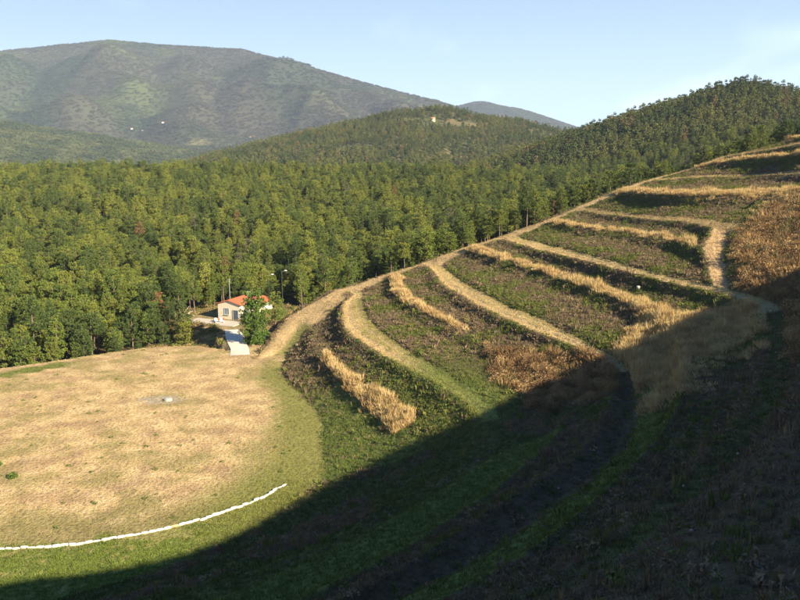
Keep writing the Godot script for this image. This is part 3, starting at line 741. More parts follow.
func build_woods() -> void:
	var bark := mat(lin(0.13, 0.1, 0.075), 0.9)
	var needles := []
	var tints := [Color(0.122, 0.155, 0.03), Color(0.092, 0.128, 0.028), Color(0.162, 0.184, 0.034), Color(0.06, 0.09, 0.025)]
	for t in tints: needles.append(needle_mat(Color(t.r, t.g, t.b).linear_to_srgb()))
	var plain := needle_mat(Color.WHITE)
	var kinds := [pine(101, 8.8, 1.9, 0.25, 7, 5, 46, 0.25), pine(102, 10.0, 2.0, 0.36, 7, 5, 46, 0.25), pine(103, 7.5, 1.9, 0.18, 7, 5, 46, 0.25), pine(104, 9.2, 2.3, 0.36, 6, 5, 46, 0.26), pine(105, 10.5, 1.7, 0.32, 9, 4, 46, 0.25), pine(106, 6.2, 1.6, 0.14, 6, 5, 46, 0.24), pine(107, 9.8, 2.2, 0.5, 5, 5, 46, 0.26), pine(108, 9.5, 1.5, 0.2, 9, 4, 46, 0.25), pine(109, 8.0, 2.5, 0.3, 6, 6, 46, 0.26, 0.45), pine(110, 12.0, 1.9, 0.45, 8, 4, 46, 0.25, 0.6)]
	var spots := []
	var z := -118.0
	while z > -560.0:
		var step := 3.1 if z > -260.0 else 3.6
		var reach := 0.56 * -z + 14.0
		var x := -reach
		while x < reach:
			var px := x + rng.randf_range(-1.4, 1.4)
			var pz := z + rng.randf_range(-1.4, 1.4)
			x += step
			if not wooded(px, pz): continue
			if broad.get_noise_2d(px * 2.0 + 400.0, pz * 2.0) > 0.42: continue
			spots.append([Vector2(px, pz).length(), px, pz])
		z -= step
	spots.sort_custom(func(a, b): return a[0] < b[0])
	var rest := []
	var named := 0
	var edge_trees := []
	var crest_trees := []
	for s in spots:
		var px: float = s[1]
		var pz: float = s[2]
		var at := Vector3(px, ground(px, pz) - 0.1, pz)
		var k := rng.randi() % kinds.size()
		if px < -40.0 and along(FIELD_EDGE, px, 1) - pz < 14.0 and rng.randf() < 0.75: k = [2, 5, 7, 2][rng.randi() % 4]
		var size := rng.randf_range(0.66, 1.14) * (1.0 + 0.25 * broad.get_noise_2d(px * 4.0 + 90.0, pz * 4.0))
		var turn := rng.randf() * TAU
		var squash := rng.randf_range(0.85, 1.12)
		var tint := clampf(broad.get_noise_2d(px * 3.0, pz * 3.0) * 1.2 + 0.42 + rng.randfn() * 0.34, 0.0, 1.0)
		var shows := absf(px) < 0.505 * -pz
		if named < 290 and shows:
			named += 1
			var o := thing("pine_tree", at, turn)
			o.scale = Vector3(size * squash, size, size * squash)
			put(kinds[k][0], "trunk", bark, o)
			put(kinds[k][1], "crown", needles[clampi(int(tint * 4.0), 0, 3)], o)
			tag(o, "olive green pine among the front rows of the wood, not on its edge", "tree", "pines at the front of the wood")
			if px < -43.0 and along(FIELD_EDGE, px, 1) - pz < 10.5: edge_trees.append(o)
			elif px > -24.0 and (along(CREST, px, 2) - pz) * 0.85 < 12.0: crest_trees.append(o)
		else:
			var c: Color = tints[3].lerp(tints[2], tint)
			if rng.randf() < 0.02: c = [Color(0.17, 0.11, 0.05), Color(0.12, 0.12, 0.07), Color(0.05, 0.075, 0.025), Color(0.05, 0.075, 0.025)][rng.randi() % 4]
			rest.append([Transform3D(Basis(Vector3.UP, turn).scaled(Vector3(size * squash, size, size * squash)), at), c, k])
	for row in [[edge_trees, "pine on the wood's edge right behind the straw field, %s from the left"], [crest_trees, "pine just behind the terrace crest track, %s counting up from the house"]]:
		row[0].sort_custom(func(a, b): return a.position.x / -a.position.z < b.position.x / -b.position.z)
		for i in row[0].size(): row[0][i].set_meta("label", row[1] % ordinal(i + 1))
	var meshes := []
	for p in kinds: meshes.append(joined(p, bark, plain))
	print("wood ", spots.size())
	many("pine_wood", "dense olive green pine wood covering the slope behind the field", meshes, rest)
	# woods on the hills beyond
	var low := [pine(111, 10.0, 3.0, 0.25, 6, 5, 7, 0.8), pine(112, 11.0, 2.6, 0.3, 7, 4, 7, 0.8), pine(113, 9.0, 3.4, 0.2, 5, 6, 7, 0.9), pine(114, 12.5, 1.7, 0.15, 7, 4, 8, 0.8)]
	var lows := []
	for p in low: lows.append(joined(p, bark, plain))
	var hill := []
	z = -560.0
	while z > -1420.0:
		var step := 5.6 if z > -850.0 else 7.5
		var reach := 0.54 * -z
		var x := -0.36 * -z if z < -900.0 else 0.0
		while x < reach:
			var px := x + rng.randf_range(-2.6, 2.6)
			var pz := z + rng.randf_range(-2.6, 2.6)
			x += step
			var h := ground(px, pz)
			if h < 8.0 and pz < -620.0: continue
			var c2 := broad.get_noise_2d(px * 0.9 + 70.0, pz * 0.9)
			if Vector2((px - 60.0) / 85.0, (pz + 1180.0) / 26.0).length() < 1.0 and rng.randf() < 0.85: continue
			if Vector2((px - 345.0) / 34.0, (pz + 665.0) / 26.0).length() < 1.0 and rng.randf() < 0.7: continue
			if c2 < -0.3 and pz < -900.0 and rng.randf() < 0.6: continue
			var c := Color(0.055, 0.078, 0.024).lerp(Color(0.115, 0.125, 0.036), clampf(c2 * 1.5 + 0.4 + rng.randfn() * 0.3, 0.0, 1.0))
			if rng.randf() < 0.05: c = Color(0.15, 0.11, 0.055)
			var size := rng.randf_range(0.75, 1.2)
			hill.append([Transform3D(Basis(Vector3.UP, rng.randf() * TAU).scaled(Vector3.ONE * size), Vector3(px, h - 0.3, pz)), c, rng.randi() % 4])
		z -= step
	print("hills ", hill.size())
	many("hill_wood", "dark green woods on the two hills beyond the near pine wood", lows, hill)
	# scrub and trees far off on the mountain
	var clump := [leafy(121, 60, 10.0, 5.5, 3.4), leafy(122, 60, 9.0, 6.5, 3.2)]
	var cl := []
	for m in clump:
		m.surface_set_material(0, plain)
		cl.append(m)
	var far := []
	for i in 60000:
		var d := 1700.0 + 3800.0 * pow(rng.randf(), 0.8)
		var px := d * rng.randf_range(-0.56, 0.18)
		var h := ground(px, -d)
		var c := mountain_color(px, -d)
		if c.r > 0.16: continue
		far.append([Transform3D(Basis(Vector3.UP, rng.randf() * TAU).scaled(Vector3.ONE * rng.randf_range(0.6, 1.3)), Vector3(px, h - 1.0, -d)), c * rng.randf_range(0.94, 1.08), i % 2])
	for i in 9000:
		var d := rng.randf_range(5700.0, 6650.0)
		var px := d * rng.randf_range(0.02, 0.24)
		far.append([Transform3D(Basis(Vector3.UP, rng.randf() * TAU).scaled(Vector3.ONE * rng.randf_range(0.8, 1.6)), Vector3(px, ground(px, -d) - 1.0, -d)), mountain_color(px, -d) * rng.randf_range(0.94, 1.08), i % 2])
	many("mountain_wood", "hazy woods covering the far mountain and its foothills", cl, far)

func mountain_color(x: float, z: float) -> Color:
	var a := hill_noise.get_noise_2d(x * 0.8 + 900.0, z * 0.8)
	var b := broad.get_noise_2d(x * 0.12, z * 0.12)
	var f := broad.get_noise_2d(x * 0.5, z * 0.5)
	var c := Color(0.034, 0.048, 0.024).lerp(Color(0.07, 0.084, 0.033), smoothstep(-0.1, 0.4, b + 0.25 * f))
	var east := smoothstep(-1350.0, -900.0, x - 0.15 * (z + 4500.0) + 200.0 * b)   # heath and bare woods east of the main spur
	c = c.lerp(Color(0.042, 0.044, 0.033), 0.6 * east)
	c = c.lerp(Color(0.066, 0.058, 0.042), 0.6 * smoothstep(0.15, 0.5, a - 0.5 * b))
	if z > -2900.0: c = Color(0.045, 0.06, 0.026).lerp(Color(0.08, 0.094, 0.036), smoothstep(-0.2, 0.3, f))
	var p := Vector2(x, z)
	for e in [[Vector2(-1375, -4166), 16.0, 26.0], [Vector2(-1171, -4638), 30.0, 50.0]]:
		var q: Vector2 = (p - e[0]) / Vector2(e[1], e[2])
		if q.length() + 0.6 * f < 1.0: c = Color(0.25, 0.2, 0.165)
	var q2 := (p - Vector2(-830, -3350)) / Vector2(95, 70)
	if q2.length() + 0.7 * f < 0.9: c = Color(0.125, 0.12, 0.06)
	return c

func build_ground() -> void:
	var angles := []
	var n := 640
	for k in n + 1: angles.append(deg_to_rad(-33.0 + 66.0 * k / n))
	for k in range(1, 60): angles.append(deg_to_rad(33.0 + 294.0 * k / 60.0))
	var radii := [0.0, 60.0, 100.0]
	var r := 118.0
	while r < 7600.0:
		radii.append(r)
		r *= 1.0135
	var v := PackedVector3Array()
	var col := PackedColorArray()
	for rr in radii:
		for a in angles:
			var x: float = rr * sin(a)
			var z: float = -rr * cos(a)
			v.append(Vector3(x, ground(x, z), z))
			var c := Color(0.06, 0.05, 0.03)
			if rr > 1500.0: c = mountain_color(x, z)
			elif rr > 560.0: c = Color(0.085, 0.09, 0.04).lerp(Color(0.15, 0.125, 0.065), smoothstep(0.0, 0.35, broad.get_noise_2d(x, z)))
			else:
				c = c.lerp(Color(0.12, 0.085, 0.05), smoothstep(0.0, 0.4, fine.get_noise_2d(x, z)))
				c = c.lerp(Color(0.2, 0.17, 0.08).lerp(Color(0.3, 0.22, 0.12), smoothstep(-0.2, 0.3, fine.get_noise_2d(x * 2.0, z * 2.0))), smoothstep(24.0, 15.0, Vector2(x + 36.0, z + 165.0).length()))
			col.append(c)
	var na := angles.size()
	var idx := PackedInt32Array()
	for j in radii.size() - 1:
		for i in na:
			var a := j * na + i
			var b := j * na + (i + 1) % na
			idx.append_array([a, a + na, b, b, a + na, b + na])
	var o := put(mesh_of(v, idx, col), "ground", earth_material())
	tag(o, "woodland floor, valley and mountain", "", "", "structure")

func build_field() -> void:
	var v := PackedVector3Array()
	var col := PackedColorArray()
	var s := 0.5
	var nx := 230
	var nz := 250
	for j in nz + 1:
		for i in nx + 1:
			var x := -120.0 + i * s
			var z := -168.0 + j * s
			v.append(Vector3(x, field_height(x, z), z))
			col.append(field_color(x, z))
	var idx := PackedInt32Array()
	for j in nz:
		for i in nx:
			var a := j * (nx + 1) + i
			idx.append_array([a, a + 1, a + nx + 1, a + 1, a + nx + 2, a + nx + 1])
	var o := put(mesh_of(v, idx, col), "field", earth_material())
	tag(o, "round straw field", "", "", "structure")


func loft_height(x: float, z: float) -> float:
	var best := 1e9
	var h := 0.0
	for p in loft_pos:
		var d := (p.x - x) * (p.x - x) + (p.z - z) * (p.z - z)
		if d < best:
			best = d
			h = p.y
	return h

func rock(seed_: int, size: Vector3, rough := 0.12) -> ArrayMesh:
	var r := RandomNumberGenerator.new()
	r.seed = seed_
	var v := PackedVector3Array()
	var idx := PackedInt32Array()
	var n := 7
	v.append(Vector3(0, size.y * 0.5, 0))
	for j in 3:
		for i in n:
			var t := TAU * i / n
			var e: float = [0.72, 1.0, 0.95][j]
			var c := Vector3(cos(t), 0, sin(t))
			c = c / pow(pow(absf(c.x), 4.0) + pow(absf(c.z), 4.0), 0.25)
			v.append(Vector3(c.x * size.x * 0.5 * e, [0.42, 0.12, -0.5][j] * size.y, c.z * size.z * 0.5 * e) * (1.0 + rough * r.randf_range(-1, 1)))
	for i in n: idx.append_array([0, 1 + i, 1 + (i + 1) % n])
	for j in 2:
		for i in n:
			var a := 1 + j * n + i
			var b := 1 + j * n + (i + 1) % n
			idx.append_array([a, a + n, b, b, a + n, b + n])
	return mesh_of(v, idx)

func strip_mesh(pts: Array, width: float, lift: float) -> ArrayMesh:
	var v := PackedVector3Array()
	var idx := PackedInt32Array()
	for i in pts.size():
		var a: Vector3 = pts[maxi(i - 1, 0)]
		var b: Vector3 = pts[mini(i + 1, pts.size() - 1)]
		var s := (b - a).cross(Vector3.UP).normalized() * width * 0.5
		for e in [[-1.0, -0.3], [-1.0, lift], [1.0, lift], [1.0, -0.3]]:
			v.append(pts[i] + s * (e[0] + 0.05 * sin(i * 2.3 + e[0])) + Vector3(0, e[1], 0))
	for i in pts.size() - 1:
		for k in 3:
			var a := i * 4 + k
			idx.append_array([a, a + 1, a + 4, a + 1, a + 5, a + 4])
	var up := (v[idx[8]] - v[idx[6]]).cross(v[idx[7]] - v[idx[6]]).y
	if up < 0.0:
		for t in range(0, idx.size(), 3):
			var k := idx[t + 1]
			idx[t + 1] = idx[t + 2]
			idx[t + 2] = k
	return mesh_of(v, idx)

func build_house() -> void:
	var plaster := mat(lin(0.6, 0.54, 0.42), 0.9, grain(31, 0.02, 0.85, 1.1), 0.4)
	var tiles := mat(lin(0.38, 0.12, 0.06), 0.85, grain(32, 0.05, 0.7, 1.2), 0.8)
	var h := thing("house", Vector3(-37.3, 0.7, -166.9), -0.368)
	tag(h, "small cream house with orange tiled roof at the wood's edge", "house")
	var w := 2.75
	for e in [[0.0, 8.0, 2.75, 3.4, 0.75, 0.0], [8.0, 6.0, 2.5, 2.3, 0.6, 0.2]]:   # main block and the lower one behind it
		var z0: float = -e[0]
		var l: float = e[1]
		var hw: float = e[2]
		var eaves: float = e[3]
		var rise: float = e[4]
		var x0: float = e[5]
		var st := SurfaceTool.new()
		st.begin(Mesh.PRIMITIVE_TRIANGLES)
		box(st, Vector3(x0, eaves / 2 - 0.15, z0 - l / 2), Vector3(2 * hw, eaves + 0.3, l))
		for z in [z0, z0 - l]:
			var front: bool = z == z0
			for p in ([Vector3(x0 - hw, eaves, z), Vector3(x0, eaves + rise, z), Vector3(x0 + hw, eaves, z)] if front else [Vector3(x0 - hw, eaves, z), Vector3(x0 + hw, eaves, z), Vector3(x0, eaves + rise, z)]):
				st.set_normal(Vector3(0, 0, 1 if front else -1))
				st.add_vertex(p)
		put(st.commit(), "wall", plaster, h)
		var pitch := atan2(rise, hw)
		var roof := Node3D.new()
		roof.name = "roof"
		h.add_child(roof, true)
		for s in [-1.0, 1.0]:
			var basis_ := Basis(Vector3.BACK, -s * pitch)
			var courses := []
			for k in 9:   # rows of tiles, each lapping the one below
				var t := (k + 0.5) / 9.0
				var reach := hw + 0.35
				courses.append([Vector3(x0 + s * reach * t, eaves + rise + 0.08 - reach * t * tan(pitch) + 0.012 * (k % 2), z0 - l / 2), Vector3(reach / 9.0 / cos(pitch) + 0.05, 0.1, l + 0.5), basis_])
			put(boxes(courses), "roof_slope", tiles, roof)
			put(boxes([[Vector3(x0 + s * (hw + 0.42), eaves - 0.12, z0 - l / 2), Vector3(0.14, 0.12, l + 0.4)]]), "gutter", mat(lin(0.25, 0.16, 0.1), 0.6), roof)
		var rows := []
		for k in int(l / 0.39): rows.append([Vector3(x0, eaves + rise + 0.17, z0 - k * 0.39), Vector3(0.3, 0.13, 0.34)])
		put(boxes(rows), "ridge_cap", tiles, roof)
		if e[0] == 0.0: put(boxes([[Vector3(1.0, 4.4, -6.5), Vector3(0.5, 1.3, 0.5)], [Vector3(1.0, 5.1, -6.5), Vector3(0.66, 0.12, 0.66)]]), "chimney", mat(lin(0.7, 0.67, 0.6), 0.85), roof)
	var frame := mat(lin(0.3, 0.32, 0.34), 0.6)
	var glass := mat(lin(0.16, 0.2, 0.24), 0.15)
	glass.metallic_specular = 0.6
	var openings := [[Vector3(-0.5, 1.75, 0.0), 0.0, 1.0, 1.3], [Vector3(w, 1.75, -3.0), PI / 2, 1.0, 1.2], [Vector3(2.7, 1.5, -10.0), PI / 2, 0.9, 1.0], [Vector3(2.7, 1.5, -12.5), PI / 2, 0.9, 1.0], [Vector3(-w, 1.75, -5.0), -PI / 2, 1.0, 1.2]]
	for o in openings:
		var win := Node3D.new()
		win.name = "window"
		h.add_child(win, true)
		win.position = o[0]
		win.rotation.y = o[1]
		put(boxes([[Vector3(0, 0, 0.01), Vector3(o[2], o[3], 0.04)]]), "pane", glass, win)
		var a: float = o[2] * 0.5
		var c: float = o[3] * 0.5
		put(boxes([[Vector3(-a - 0.05, 0, 0.03), Vector3(0.1, o[3] + 0.2, 0.1)], [Vector3(a + 0.05, 0, 0.03), Vector3(0.1, o[3] + 0.2, 0.1)], [Vector3(0, c + 0.05, 0.032), Vector3(o[2], 0.1, 0.1)], [Vector3(0, 0, 0.036), Vector3(0.06, o[3], 0.08)]]), "frame", frame, win)
		put(boxes([[Vector3(0, -c - 0.05, 0.08), Vector3(o[2] + 0.3, 0.09, 0.22)]]), "sill", mat(lin(0.5, 0.48, 0.44), 0.8), win)
	var door := Node3D.new()
	door.name = "door"
	h.add_child(door)
	door.position = Vector3(1.75, 1.05, 0)
	put(boxes([[Vector3(0, 0, 0.02), Vector3(1.2, 2.1, 0.06)]]), "leaf", mat(lin(0.07, 0.09, 0.12), 0.5), door)
	put(boxes([[Vector3(-0.66, 0.03, 0.03), Vector3(0.12, 2.2, 0.12)], [Vector3(0.66, 0.03, 0.03), Vector3(0.12, 2.2, 0.12)], [Vector3(0, 1.13, 0.034), Vector3(1.2, 0.14, 0.12)]]), "frame", frame, door)
	put(boxes([[Vector3(0.45, 0, 0.08), Vector3(0.12, 0.04, 0.06)]]), "handle", mat(lin(0.6, 0.6, 0.6), 0.3), door)

func lamp(at: Vector3, height: float, turn: float, label: String) -> void:
	var steel := mat(lin(0.09, 0.1, 0.09), 0.7)
	var o := thing("street_lamp", at, turn)
	tag(o, label, "lamp", "street lamps behind the house")
	put(tube_mesh([[Vector3(0, -0.3, 0), Vector3(0, height, 0), 0.045, 0.03]]), "pole", steel, o)
	put(tube_mesh([[Vector3(0, height, 0), Vector3(0.7, height + 0.25, 0), 0.05, 0.04]]), "arm", steel, o)
	put(rock(77, Vector3(0.65, 0.2, 0.34), 0.02), "lamp_head", mat(lin(0.5, 0.5, 0.48), 0.5), o, Vector3(0.95, height + 0.26, 0))

func build_details() -> void:
	build_house()
	var concrete := mat(lin(0.78, 0.71, 0.6), 0.9, grain(41, 0.03, 0.55, 1.12), 0.35)
	tag(put(strip_mesh([Vector3(-29.2, 0.1, -138.2), Vector3(-30.2, 0.1, -143), Vector3(-31.6, 0.15, -147.5), Vector3(-33, 0.2, -152), Vector3(-34.4, 0.4, -157), Vector3(-35.8, 0.66, -161.8)], 3.4, 0.07), "driveway", concrete), "pale concrete driveway to the house", "", "", "structure")
	tag(put(boxes([[Vector3(-39.6, 0.62, -163.6), Vector3(12.0, 0.5, 4.6), Basis(Vector3.UP, -0.368)]]), "yard", mat(lin(0.42, 0.38, 0.32), 0.9, grain(42, 0.03, 0.8, 1.1), 0.35)), "concrete yard before the house", "", "", "structure")
	# trees and bushes round the house
	var bark := mat(lin(0.13, 0.1, 0.075), 0.9)
	var leaf := needle_mat(lin(0.085, 0.14, 0.03))
	var t := pine(201, 11.5, 2.3, 0.06, 14, 7, 50, 0.3, 0.25)
	var o := thing("leafy_tree", Vector3(-28.0, ground(-28.0, -147.5) - 0.2, -147.5))
	put(t[0], "trunk", bark, o)
	put(t[1], "crown", leaf, o)
	tag(o, "tall bright green leafy tree standing in front of the house", "tree")
	o = thing("young_pine", Vector3(-45.5, ground(-45.5, -181.0) - 0.1, -181.0))
	t = pine(202, 11.0, 2.0, 0.3, 9, 5, 26, 0.33)
	put(t[0], "trunk", bark, o)
	put(t[1], "crown", needle_mat(lin(0.2, 0.21, 0.045)), o)
	tag(o, "yellow green pine close to the house's left corner", "tree")
	o = thing("dead_pine", Vector3(-52.5, ground(-52.5, -166.0) - 0.1, -166.0))
	t = pine(203, 9.0, 1.5, 0.35, 8, 4, 18, 0.33)
	put(t[0], "trunk", bark, o)
	put(t[1], "crown", needle_mat(lin(0.2, 0.085, 0.045)), o)
	tag(o, "reddish brown dying pine left of the house", "tree")
	var k := 0
	for b in [[-41.5, -153.5, 1.7, "olive bush on the bank left of the driveway"], [-45.0, -155.5, 1.5, "yellow green bush farthest left on the bank by the driveway"], [-38.2, -156.5, 1.3, "dark green bush nearest the driveway's left side"], [-43.5, -159.5, 1.2, "low brown bush in front of the concrete yard"], [-31.2, -166.5, 1.1, "small bush under the house's sunlit wall"], [-26.6, -172.0, 1.4, "green bush between house and terrace crest"], [-43.6, -82.9, 0.55, "round green bush alone on the straw field's left side"], [-47.0, -86.5, 0.4, "tiny green bush beside the lone bush on the field"]]:
		var y := field_height(b[0], b[1]) if b[1] > -120.0 else ground(b[0], b[1])
		var s: float = b[2]
		var bush := thing("bush", Vector3(b[0], y - 0.05, b[1]), k * 1.3)
		put(tube_mesh([[Vector3(0, -0.2, 0), Vector3(0.1, s * 0.7, 0), 0.06 * s, 0.02], [Vector3(0, 0, 0), Vector3(-0.4 * s, s * 0.7, 0.2 * s), 0.05 * s, 0.02], [Vector3(0, 0, 0), Vector3(0.4 * s, s * 0.6, -0.3 * s), 0.05 * s, 0.02]], 5), "stem", bark, bush)
		put(leafy(300 + k, 420, s, s * 1.35, 0.26 if s > 0.8 else 0.18), "foliage", needle_mat(lin(0.1, 0.14, 0.035) if k not in [1, 3] else (lin(0.22, 0.23, 0.06) if k == 1 else lin(0.2, 0.15, 0.07))), bush)
		tag(bush, b[3], "bush", "bushes")
		k += 1
	var pale := mat(lin(0.5, 0.43, 0.36), 0.85)
	var fallen := thing("fallen_branches", Vector3(-47.0, ground(-47.0, -168.0), -168.0), 0.3)
	tag(fallen, "pale bare fallen branches left of the concrete yard", "branches")
	for e in [[Vector3(-2.2, 0.2, 0), Vector3(1.5, 1.6, 0.3), 0.1], [Vector3(-0.6, 0.9, 0.1), Vector3(0.8, 2.6, -0.3), 0.07], [Vector3(0.3, 1.2, 0.2), Vector3(2.0, 0.5, 0.5), 0.07], [Vector3(-1.4, 0.5, 0), Vector3(-2.6, 1.3, -0.5), 0.06]]:
		put(tube_mesh([[e[0], e[1], e[2], e[2] * 0.4]], 6), "branch", pale, fallen)
	lamp(Vector3(-27.9, ground(-27.9, -182.5), -182.5), 8.3 - ground(-27.9, -182.5) + 0.6, 0.4, "taller street lamp behind the house, nearer the crest")
	lamp(Vector3(-30.9, ground(-30.9, -181.5), -181.5), 7.6 - ground(-30.9, -181.5) + 0.6, 0.4, "shorter street lamp right behind the house roof")
	var mast := thing("antenna_mast", Vector3(-39.5, ground(-39.5, -178.5), -178.5))
	tag(mast, "thin grey mast standing behind the house's left end", "mast")
	put(tube_mesh([[Vector3(0, -0.3, 0), Vector3(0, 7.2, 0), 0.07, 0.05]]), "pole", mat(lin(0.3, 0.3, 0.3), 0.5), mast)
	put(tube_mesh([[Vector3(-0.5, 6.9, 0), Vector3(0.5, 6.9, 0), 0.03, 0.03], [Vector3(-0.35, 6.5, 0), Vector3(0.35, 6.5, 0), 0.03, 0.03]]), "cross_bar", mat(lin(0.3, 0.3, 0.3), 0.5), mast)
	var barrier := thing("road_barrier", Vector3(-38.4, 0.87, -163.0), 0.2)
	tag(barrier, "red and white plastic barrier on the concrete yard", "barrier")
	for i in 4: put(boxes([[Vector3(-0.75 + 0.5 * i, 0.72, 0), Vector3(0.49, 0.5, 0.12)]]), "panel", mat(lin(0.62, 0.09, 0.05) if i % 2 else lin(0.8, 0.8, 0.78), 0.5), barrier)
	for s in [-0.8, 0.8]: put(boxes([[Vector3(s, 0.24, 0), Vector3(0.12, 0.48, 0.5)]]), "foot", mat(lin(0.7, 0.7, 0.68), 0.6), barrier)
	for e in [[Vector3(-39.6, 0.87, -164.4), 0, "left of the two white sacks beside the barrier"], [Vector3(-38.7, 0.87, -164.6), 1, "right of the two white sacks beside the barrier"]]:
		var sack := put(rock(60 + e[1], Vector3(0.8, 0.75, 0.6), 0.1), "sack", mat(lin(0.78, 0.76, 0.72), 0.8), null, e[0] + Vector3(0, 0.36, 0))
		tag(sack, e[2], "sack", "white sacks in the yard")
	# concrete cover in the middle of the field
	var fy := field_height(-34.2, -110.6)
	var cover := thing("well_cover", Vector3(-34.2, fy, -110.6))
	tag(cover, "pale round concrete well cover in the middle of the straw field", "well cover")
	var ring := CylinderMesh.new()
	ring.top_radius = 0.6; ring.bottom_radius = 0.65; ring.height = 0.4; ring.radial_segments = 20
	put(ring, "ring", mat(lin(0.4, 0.37, 0.31), 0.9, grain(43, 0.04, 0.7, 1.1), 0.6), cover, Vector3(0, 0.05, 0))
	var lid := CylinderMesh.new()
	lid.top_radius = 0.42; lid.bottom_radius = 0.45; lid.height = 0.08; lid.radial_segments = 18
	put(lid, "lid", mat(lin(0.3, 0.3, 0.3), 0.7), cover, Vector3(0, 0.29, 0))
	put(boxes([[Vector3(0, 0.35, 0), Vector3(0.24, 0.04, 0.05)]]), "handle", mat(lin(0.2, 0.2, 0.2), 0.5), cover)
	# row of white stones
	var lime := mat(lin(0.7, 0.67, 0.6), 0.9, grain(44, 0.03, 0.55, 1.1), 0.9)
	var shapes := []
	for i in 6: shapes.append(rock(400 + i, Vector3(0.8, 0.27, 0.3), 0.1))
	var pos := Vector2(STONES[10])
	var seg := 10
	var n := 0
	while seg > 1 and pos.x > -41.0:
		var ahead: Vector2 = STONES[seg - 1]
		if pos.distance_to(ahead) < 0.75:
			seg -= 1
			continue
		var dir := (ahead - pos).normalized()
		n += 1
		var jig := pos + Vector2(-dir.y, dir.x) * rng.randfn() * 0.04
		var stone := put(shapes[n % 6], "white_stone", lime if n != 20 else mat(lin(0.4, 0.24, 0.14), 0.9), null, Vector3(jig.x, field_height(jig.x, jig.y) + 0.07 + rng.randfn() * 0.03, jig.y))
		stone.rotation.y = -dir.angle() + rng.randfn() * 0.12
		stone.scale = Vector3(1, rng.randf_range(0.8, 1.15), rng.randf_range(0.85, 1.15))
		tag(stone, ("whitewashed stone in the field's curved stone row, %s from its right end" % ordinal(n)) if n != 20 else "bare brown stone between the white ones of the curved row", "stone", "curved row of white stones edging the field")
		pos += dir * 0.72
	var boulder := put(rock(52, Vector3(0.6, 0.45, 0.5), 0.15), "boulder", mat(lin(0.3, 0.29, 0.27), 0.8), null, Vector3(38.3, loft_height(38.3, -123.9) + 0.45, -123.9))
	tag(boulder, "single pale boulder on the terrace bank near the hollow", "boulder")
	# rough growth round the house and pale rubble on the shaded tracks
	var rough := []
	for i in 2600:
		var x := rng.randf_range(-54, -24)
		var z := rng.randf_range(-186, -143)
		if drive_height(x, z).x < 2.2 or Vector2(x + 36.0, z + 165.0).length() > 22.0: continue
		var q := Vector2(x + 37.3, z + 166.9).rotated(-0.368)
		if q.x > -9.5 and q.x < 3.2 and q.y > -14.6 and q.y < 6.0: continue
		var y := ground(x, z)
		if z > along(FIELD_EDGE, x, 1): continue
		rough.append([set_at(Vector3(x, maxf(y, field_height(x, z)), z), rng.randf_range(0.5, 1.5), rng.randf_range(0.6, 1.2)), [Color(0.2, 0.17, 0.06), Color(0.12, 0.15, 0.035), Color(0.3, 0.22, 0.1), Color(0.16, 0.11, 0.06)][rng.randi() % 4]])
	scatter("yard_scrub", "rough scrub growing round the house and its drive", [leafy(311, 50, 0.5, 0.6, 0.2), tuft(312, 20, 0.6, 0.06, 0.4, 0.5), leafy(313, 40, 0.6, 0.4, 0.2)], rough)
	var rubble := []
	for i in 150:
		var a := rng.randi_range(2, nv - 40) * nu + rng.randi_range(int(nu * 0.62), int(nu * 0.92))
		var p := loft_pos[a]
		if loft_u[a] > 11.5 or not int(loft_v[a]) in [2, 5, 6, 8, 9]: continue
		rubble.append([set_at(p + Vector3(rng.randfn() * 0.4, 0.03, rng.randfn() * 0.4), rng.randf_range(0.1, 0.28)), Color(0.26, 0.24, 0.21) * rng.randf_range(0.5, 1.3)])
	scatter("rubble", "pale stones strewn on the shaded tracks", [rock(331, Vector3(1, 0.7, 0.8), 0.2), rock(332, Vector3(1, 0.6, 0.9), 0.2)], rubble)
	# houses far off
	for e in [[-1073.5, -3632.0, 13.0, 0.1, Color(0.7, 0.69, 0.66), "brightest white far building beside the valley clearing"], [-1236.0, -3685.0, 9.0, 0.3, Color(0.5, 0.49, 0.46), "white far house left of the valley clearing"], [-1184.0, -3680.0, 9.0, -0.2, Color(0.55, 0.48, 0.38), "tan far house between two white far houses"], [-673.5, -3585.0, 9.0, 0.2, Color(0.5, 0.45, 0.38), "pale far house at the foot of the mountain, right of the clearing"], [49.2, -1193.5, 6.0, 0.2, Color(0.55, 0.42, 0.3), "small pale house in the clearing on the middle wooded hill"]]:
		var w: float = e[2]
		var far := thing("distant_house", Vector3(e[0], ground(e[0], e[1]) - 0.5, e[1]), e[3])
		tag(far, e[5], "house", "houses far off")
		put(boxes([[Vector3(0, 1.9, 0), Vector3(w, 4.8, w * 0.55)]]), "wall", mat(e[4].linear_to_srgb(), 0.9), far)
		var st := PrismMesh.new()
		st.size = Vector3(w * 0.6, 2.2, w + 0.8)
		var roof := put(st, "roof", mat(lin(0.4, 0.2, 0.13), 0.85), far, Vector3(0, 5.41, 0))
		roof.rotation.y = PI / 2
		for s in [-0.28, 0.28]: put(boxes([[Vector3(s * w, 2.6, w * 0.275 + 0.02), Vector3(1.2, 1.6, 0.1)]]), "window", mat(lin(0.1, 0.11, 0.13), 0.4), far)


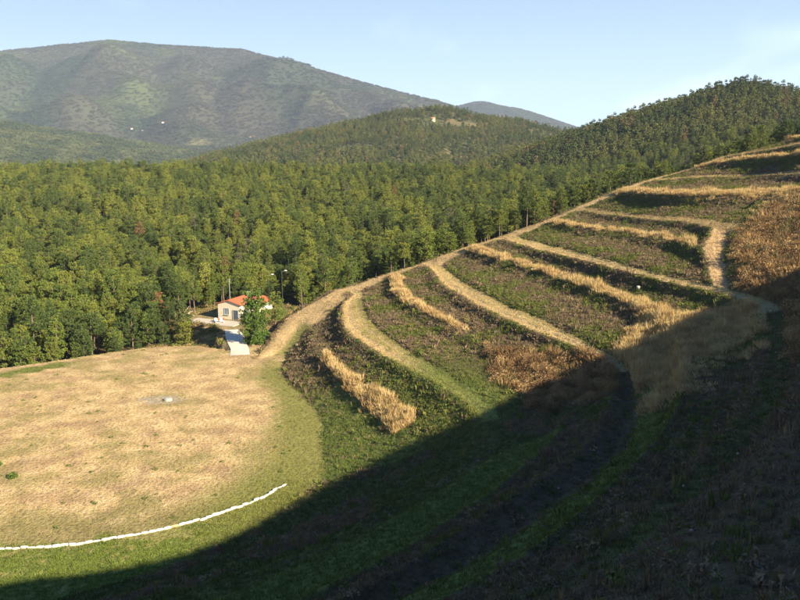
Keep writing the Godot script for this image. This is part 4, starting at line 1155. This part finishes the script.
func _ready() -> void:
	rng.seed = 20240
	fine.seed = 3; fine.frequency = 0.12; fine.fractal_octaves = 3
	broad.seed = 5; broad.frequency = 0.012; broad.fractal_octaves = 3
	hill_noise.seed = 8; hill_noise.frequency = 0.0009; hill_noise.fractal_type = FastNoiseLite.FRACTAL_RIDGED; hill_noise.fractal_octaves = 2; hill_noise.fractal_gain = 0.35
	# camera
	var cam := Camera3D.new()
	cam.name = "camera"
	add_child(cam)
	cam.position = Vector3(0, 36, 0)
	cam.rotation.x = deg_to_rad(-10.51)
	cam.fov = 42.0
	cam.near = 0.5
	cam.far = 20000.0
	cam.current = true
	# sky, haze and exposure
	var sky_mat := ProceduralSkyMaterial.new()
	sky_mat.sky_top_color = lin(0.0, 0.036, 0.125)
	sky_mat.sky_horizon_color = lin(0.26, 0.34, 0.4)
	sky_mat.sky_curve = 0.18
	sky_mat.sky_cover = cirrus()
	sky_mat.sky_cover_modulate = Color(0.35, 0.35, 0.35, 1.0)
	sky_mat.ground_bottom_color = lin(0.06, 0.06, 0.05)
	sky_mat.ground_horizon_color = lin(0.25, 0.28, 0.3)
	sky_mat.sun_angle_max = 25.0
	sky_mat.sun_curve = 0.08
	var sky := Sky.new()
	sky.sky_material = sky_mat
	var env := Environment.new()
	env.background_mode = Environment.BG_SKY
	env.sky = sky
	env.tonemap_mode = Environment.TONE_MAPPER_LINEAR
	env.tonemap_exposure = 3.6
	env.fog_enabled = true
	env.fog_density = 0.00006
	env.fog_light_color = Color(0.78, 0.87, 1.0)
	env.sdfgi_enabled = true
	env.ssao_enabled = true
	env.ssil_enabled = true
	var we := WorldEnvironment.new()
	we.name = "world_environment"
	we.environment = env
	add_child(we)
	# sun: right of the view and a little behind the viewer
	var sun := DirectionalLight3D.new()
	sun.name = "sun"
	add_child(sun)
	sun.look_at_from_position(Vector3(0.702, 0.454, 0.549), Vector3.ZERO)
	sun.light_energy = 1.6
	sun.light_color = Color(1.0, 0.93, 0.8)
	sun.light_angular_distance = 0.5
	sun.shadow_enabled = true
	tuft_mat = mat(Color.WHITE, 0.85, null, 1.0, true)
	tuft_mat.backlight_enabled = true
	tuft_mat.backlight = lin(0.3, 0.3, 0.2)
	var t0 := Time.get_ticks_msec()
	build_ground()
	print("ground ", Time.get_ticks_msec() - t0)
	build_field()
	build_terraces()
	print("terraces ", Time.get_ticks_msec() - t0)
	build_woods()
	print("woods ", Time.get_ticks_msec() - t0)
	build_details()
	grow_terraces()
	grow_field()
	print("all ", Time.get_ticks_msec() - t0)
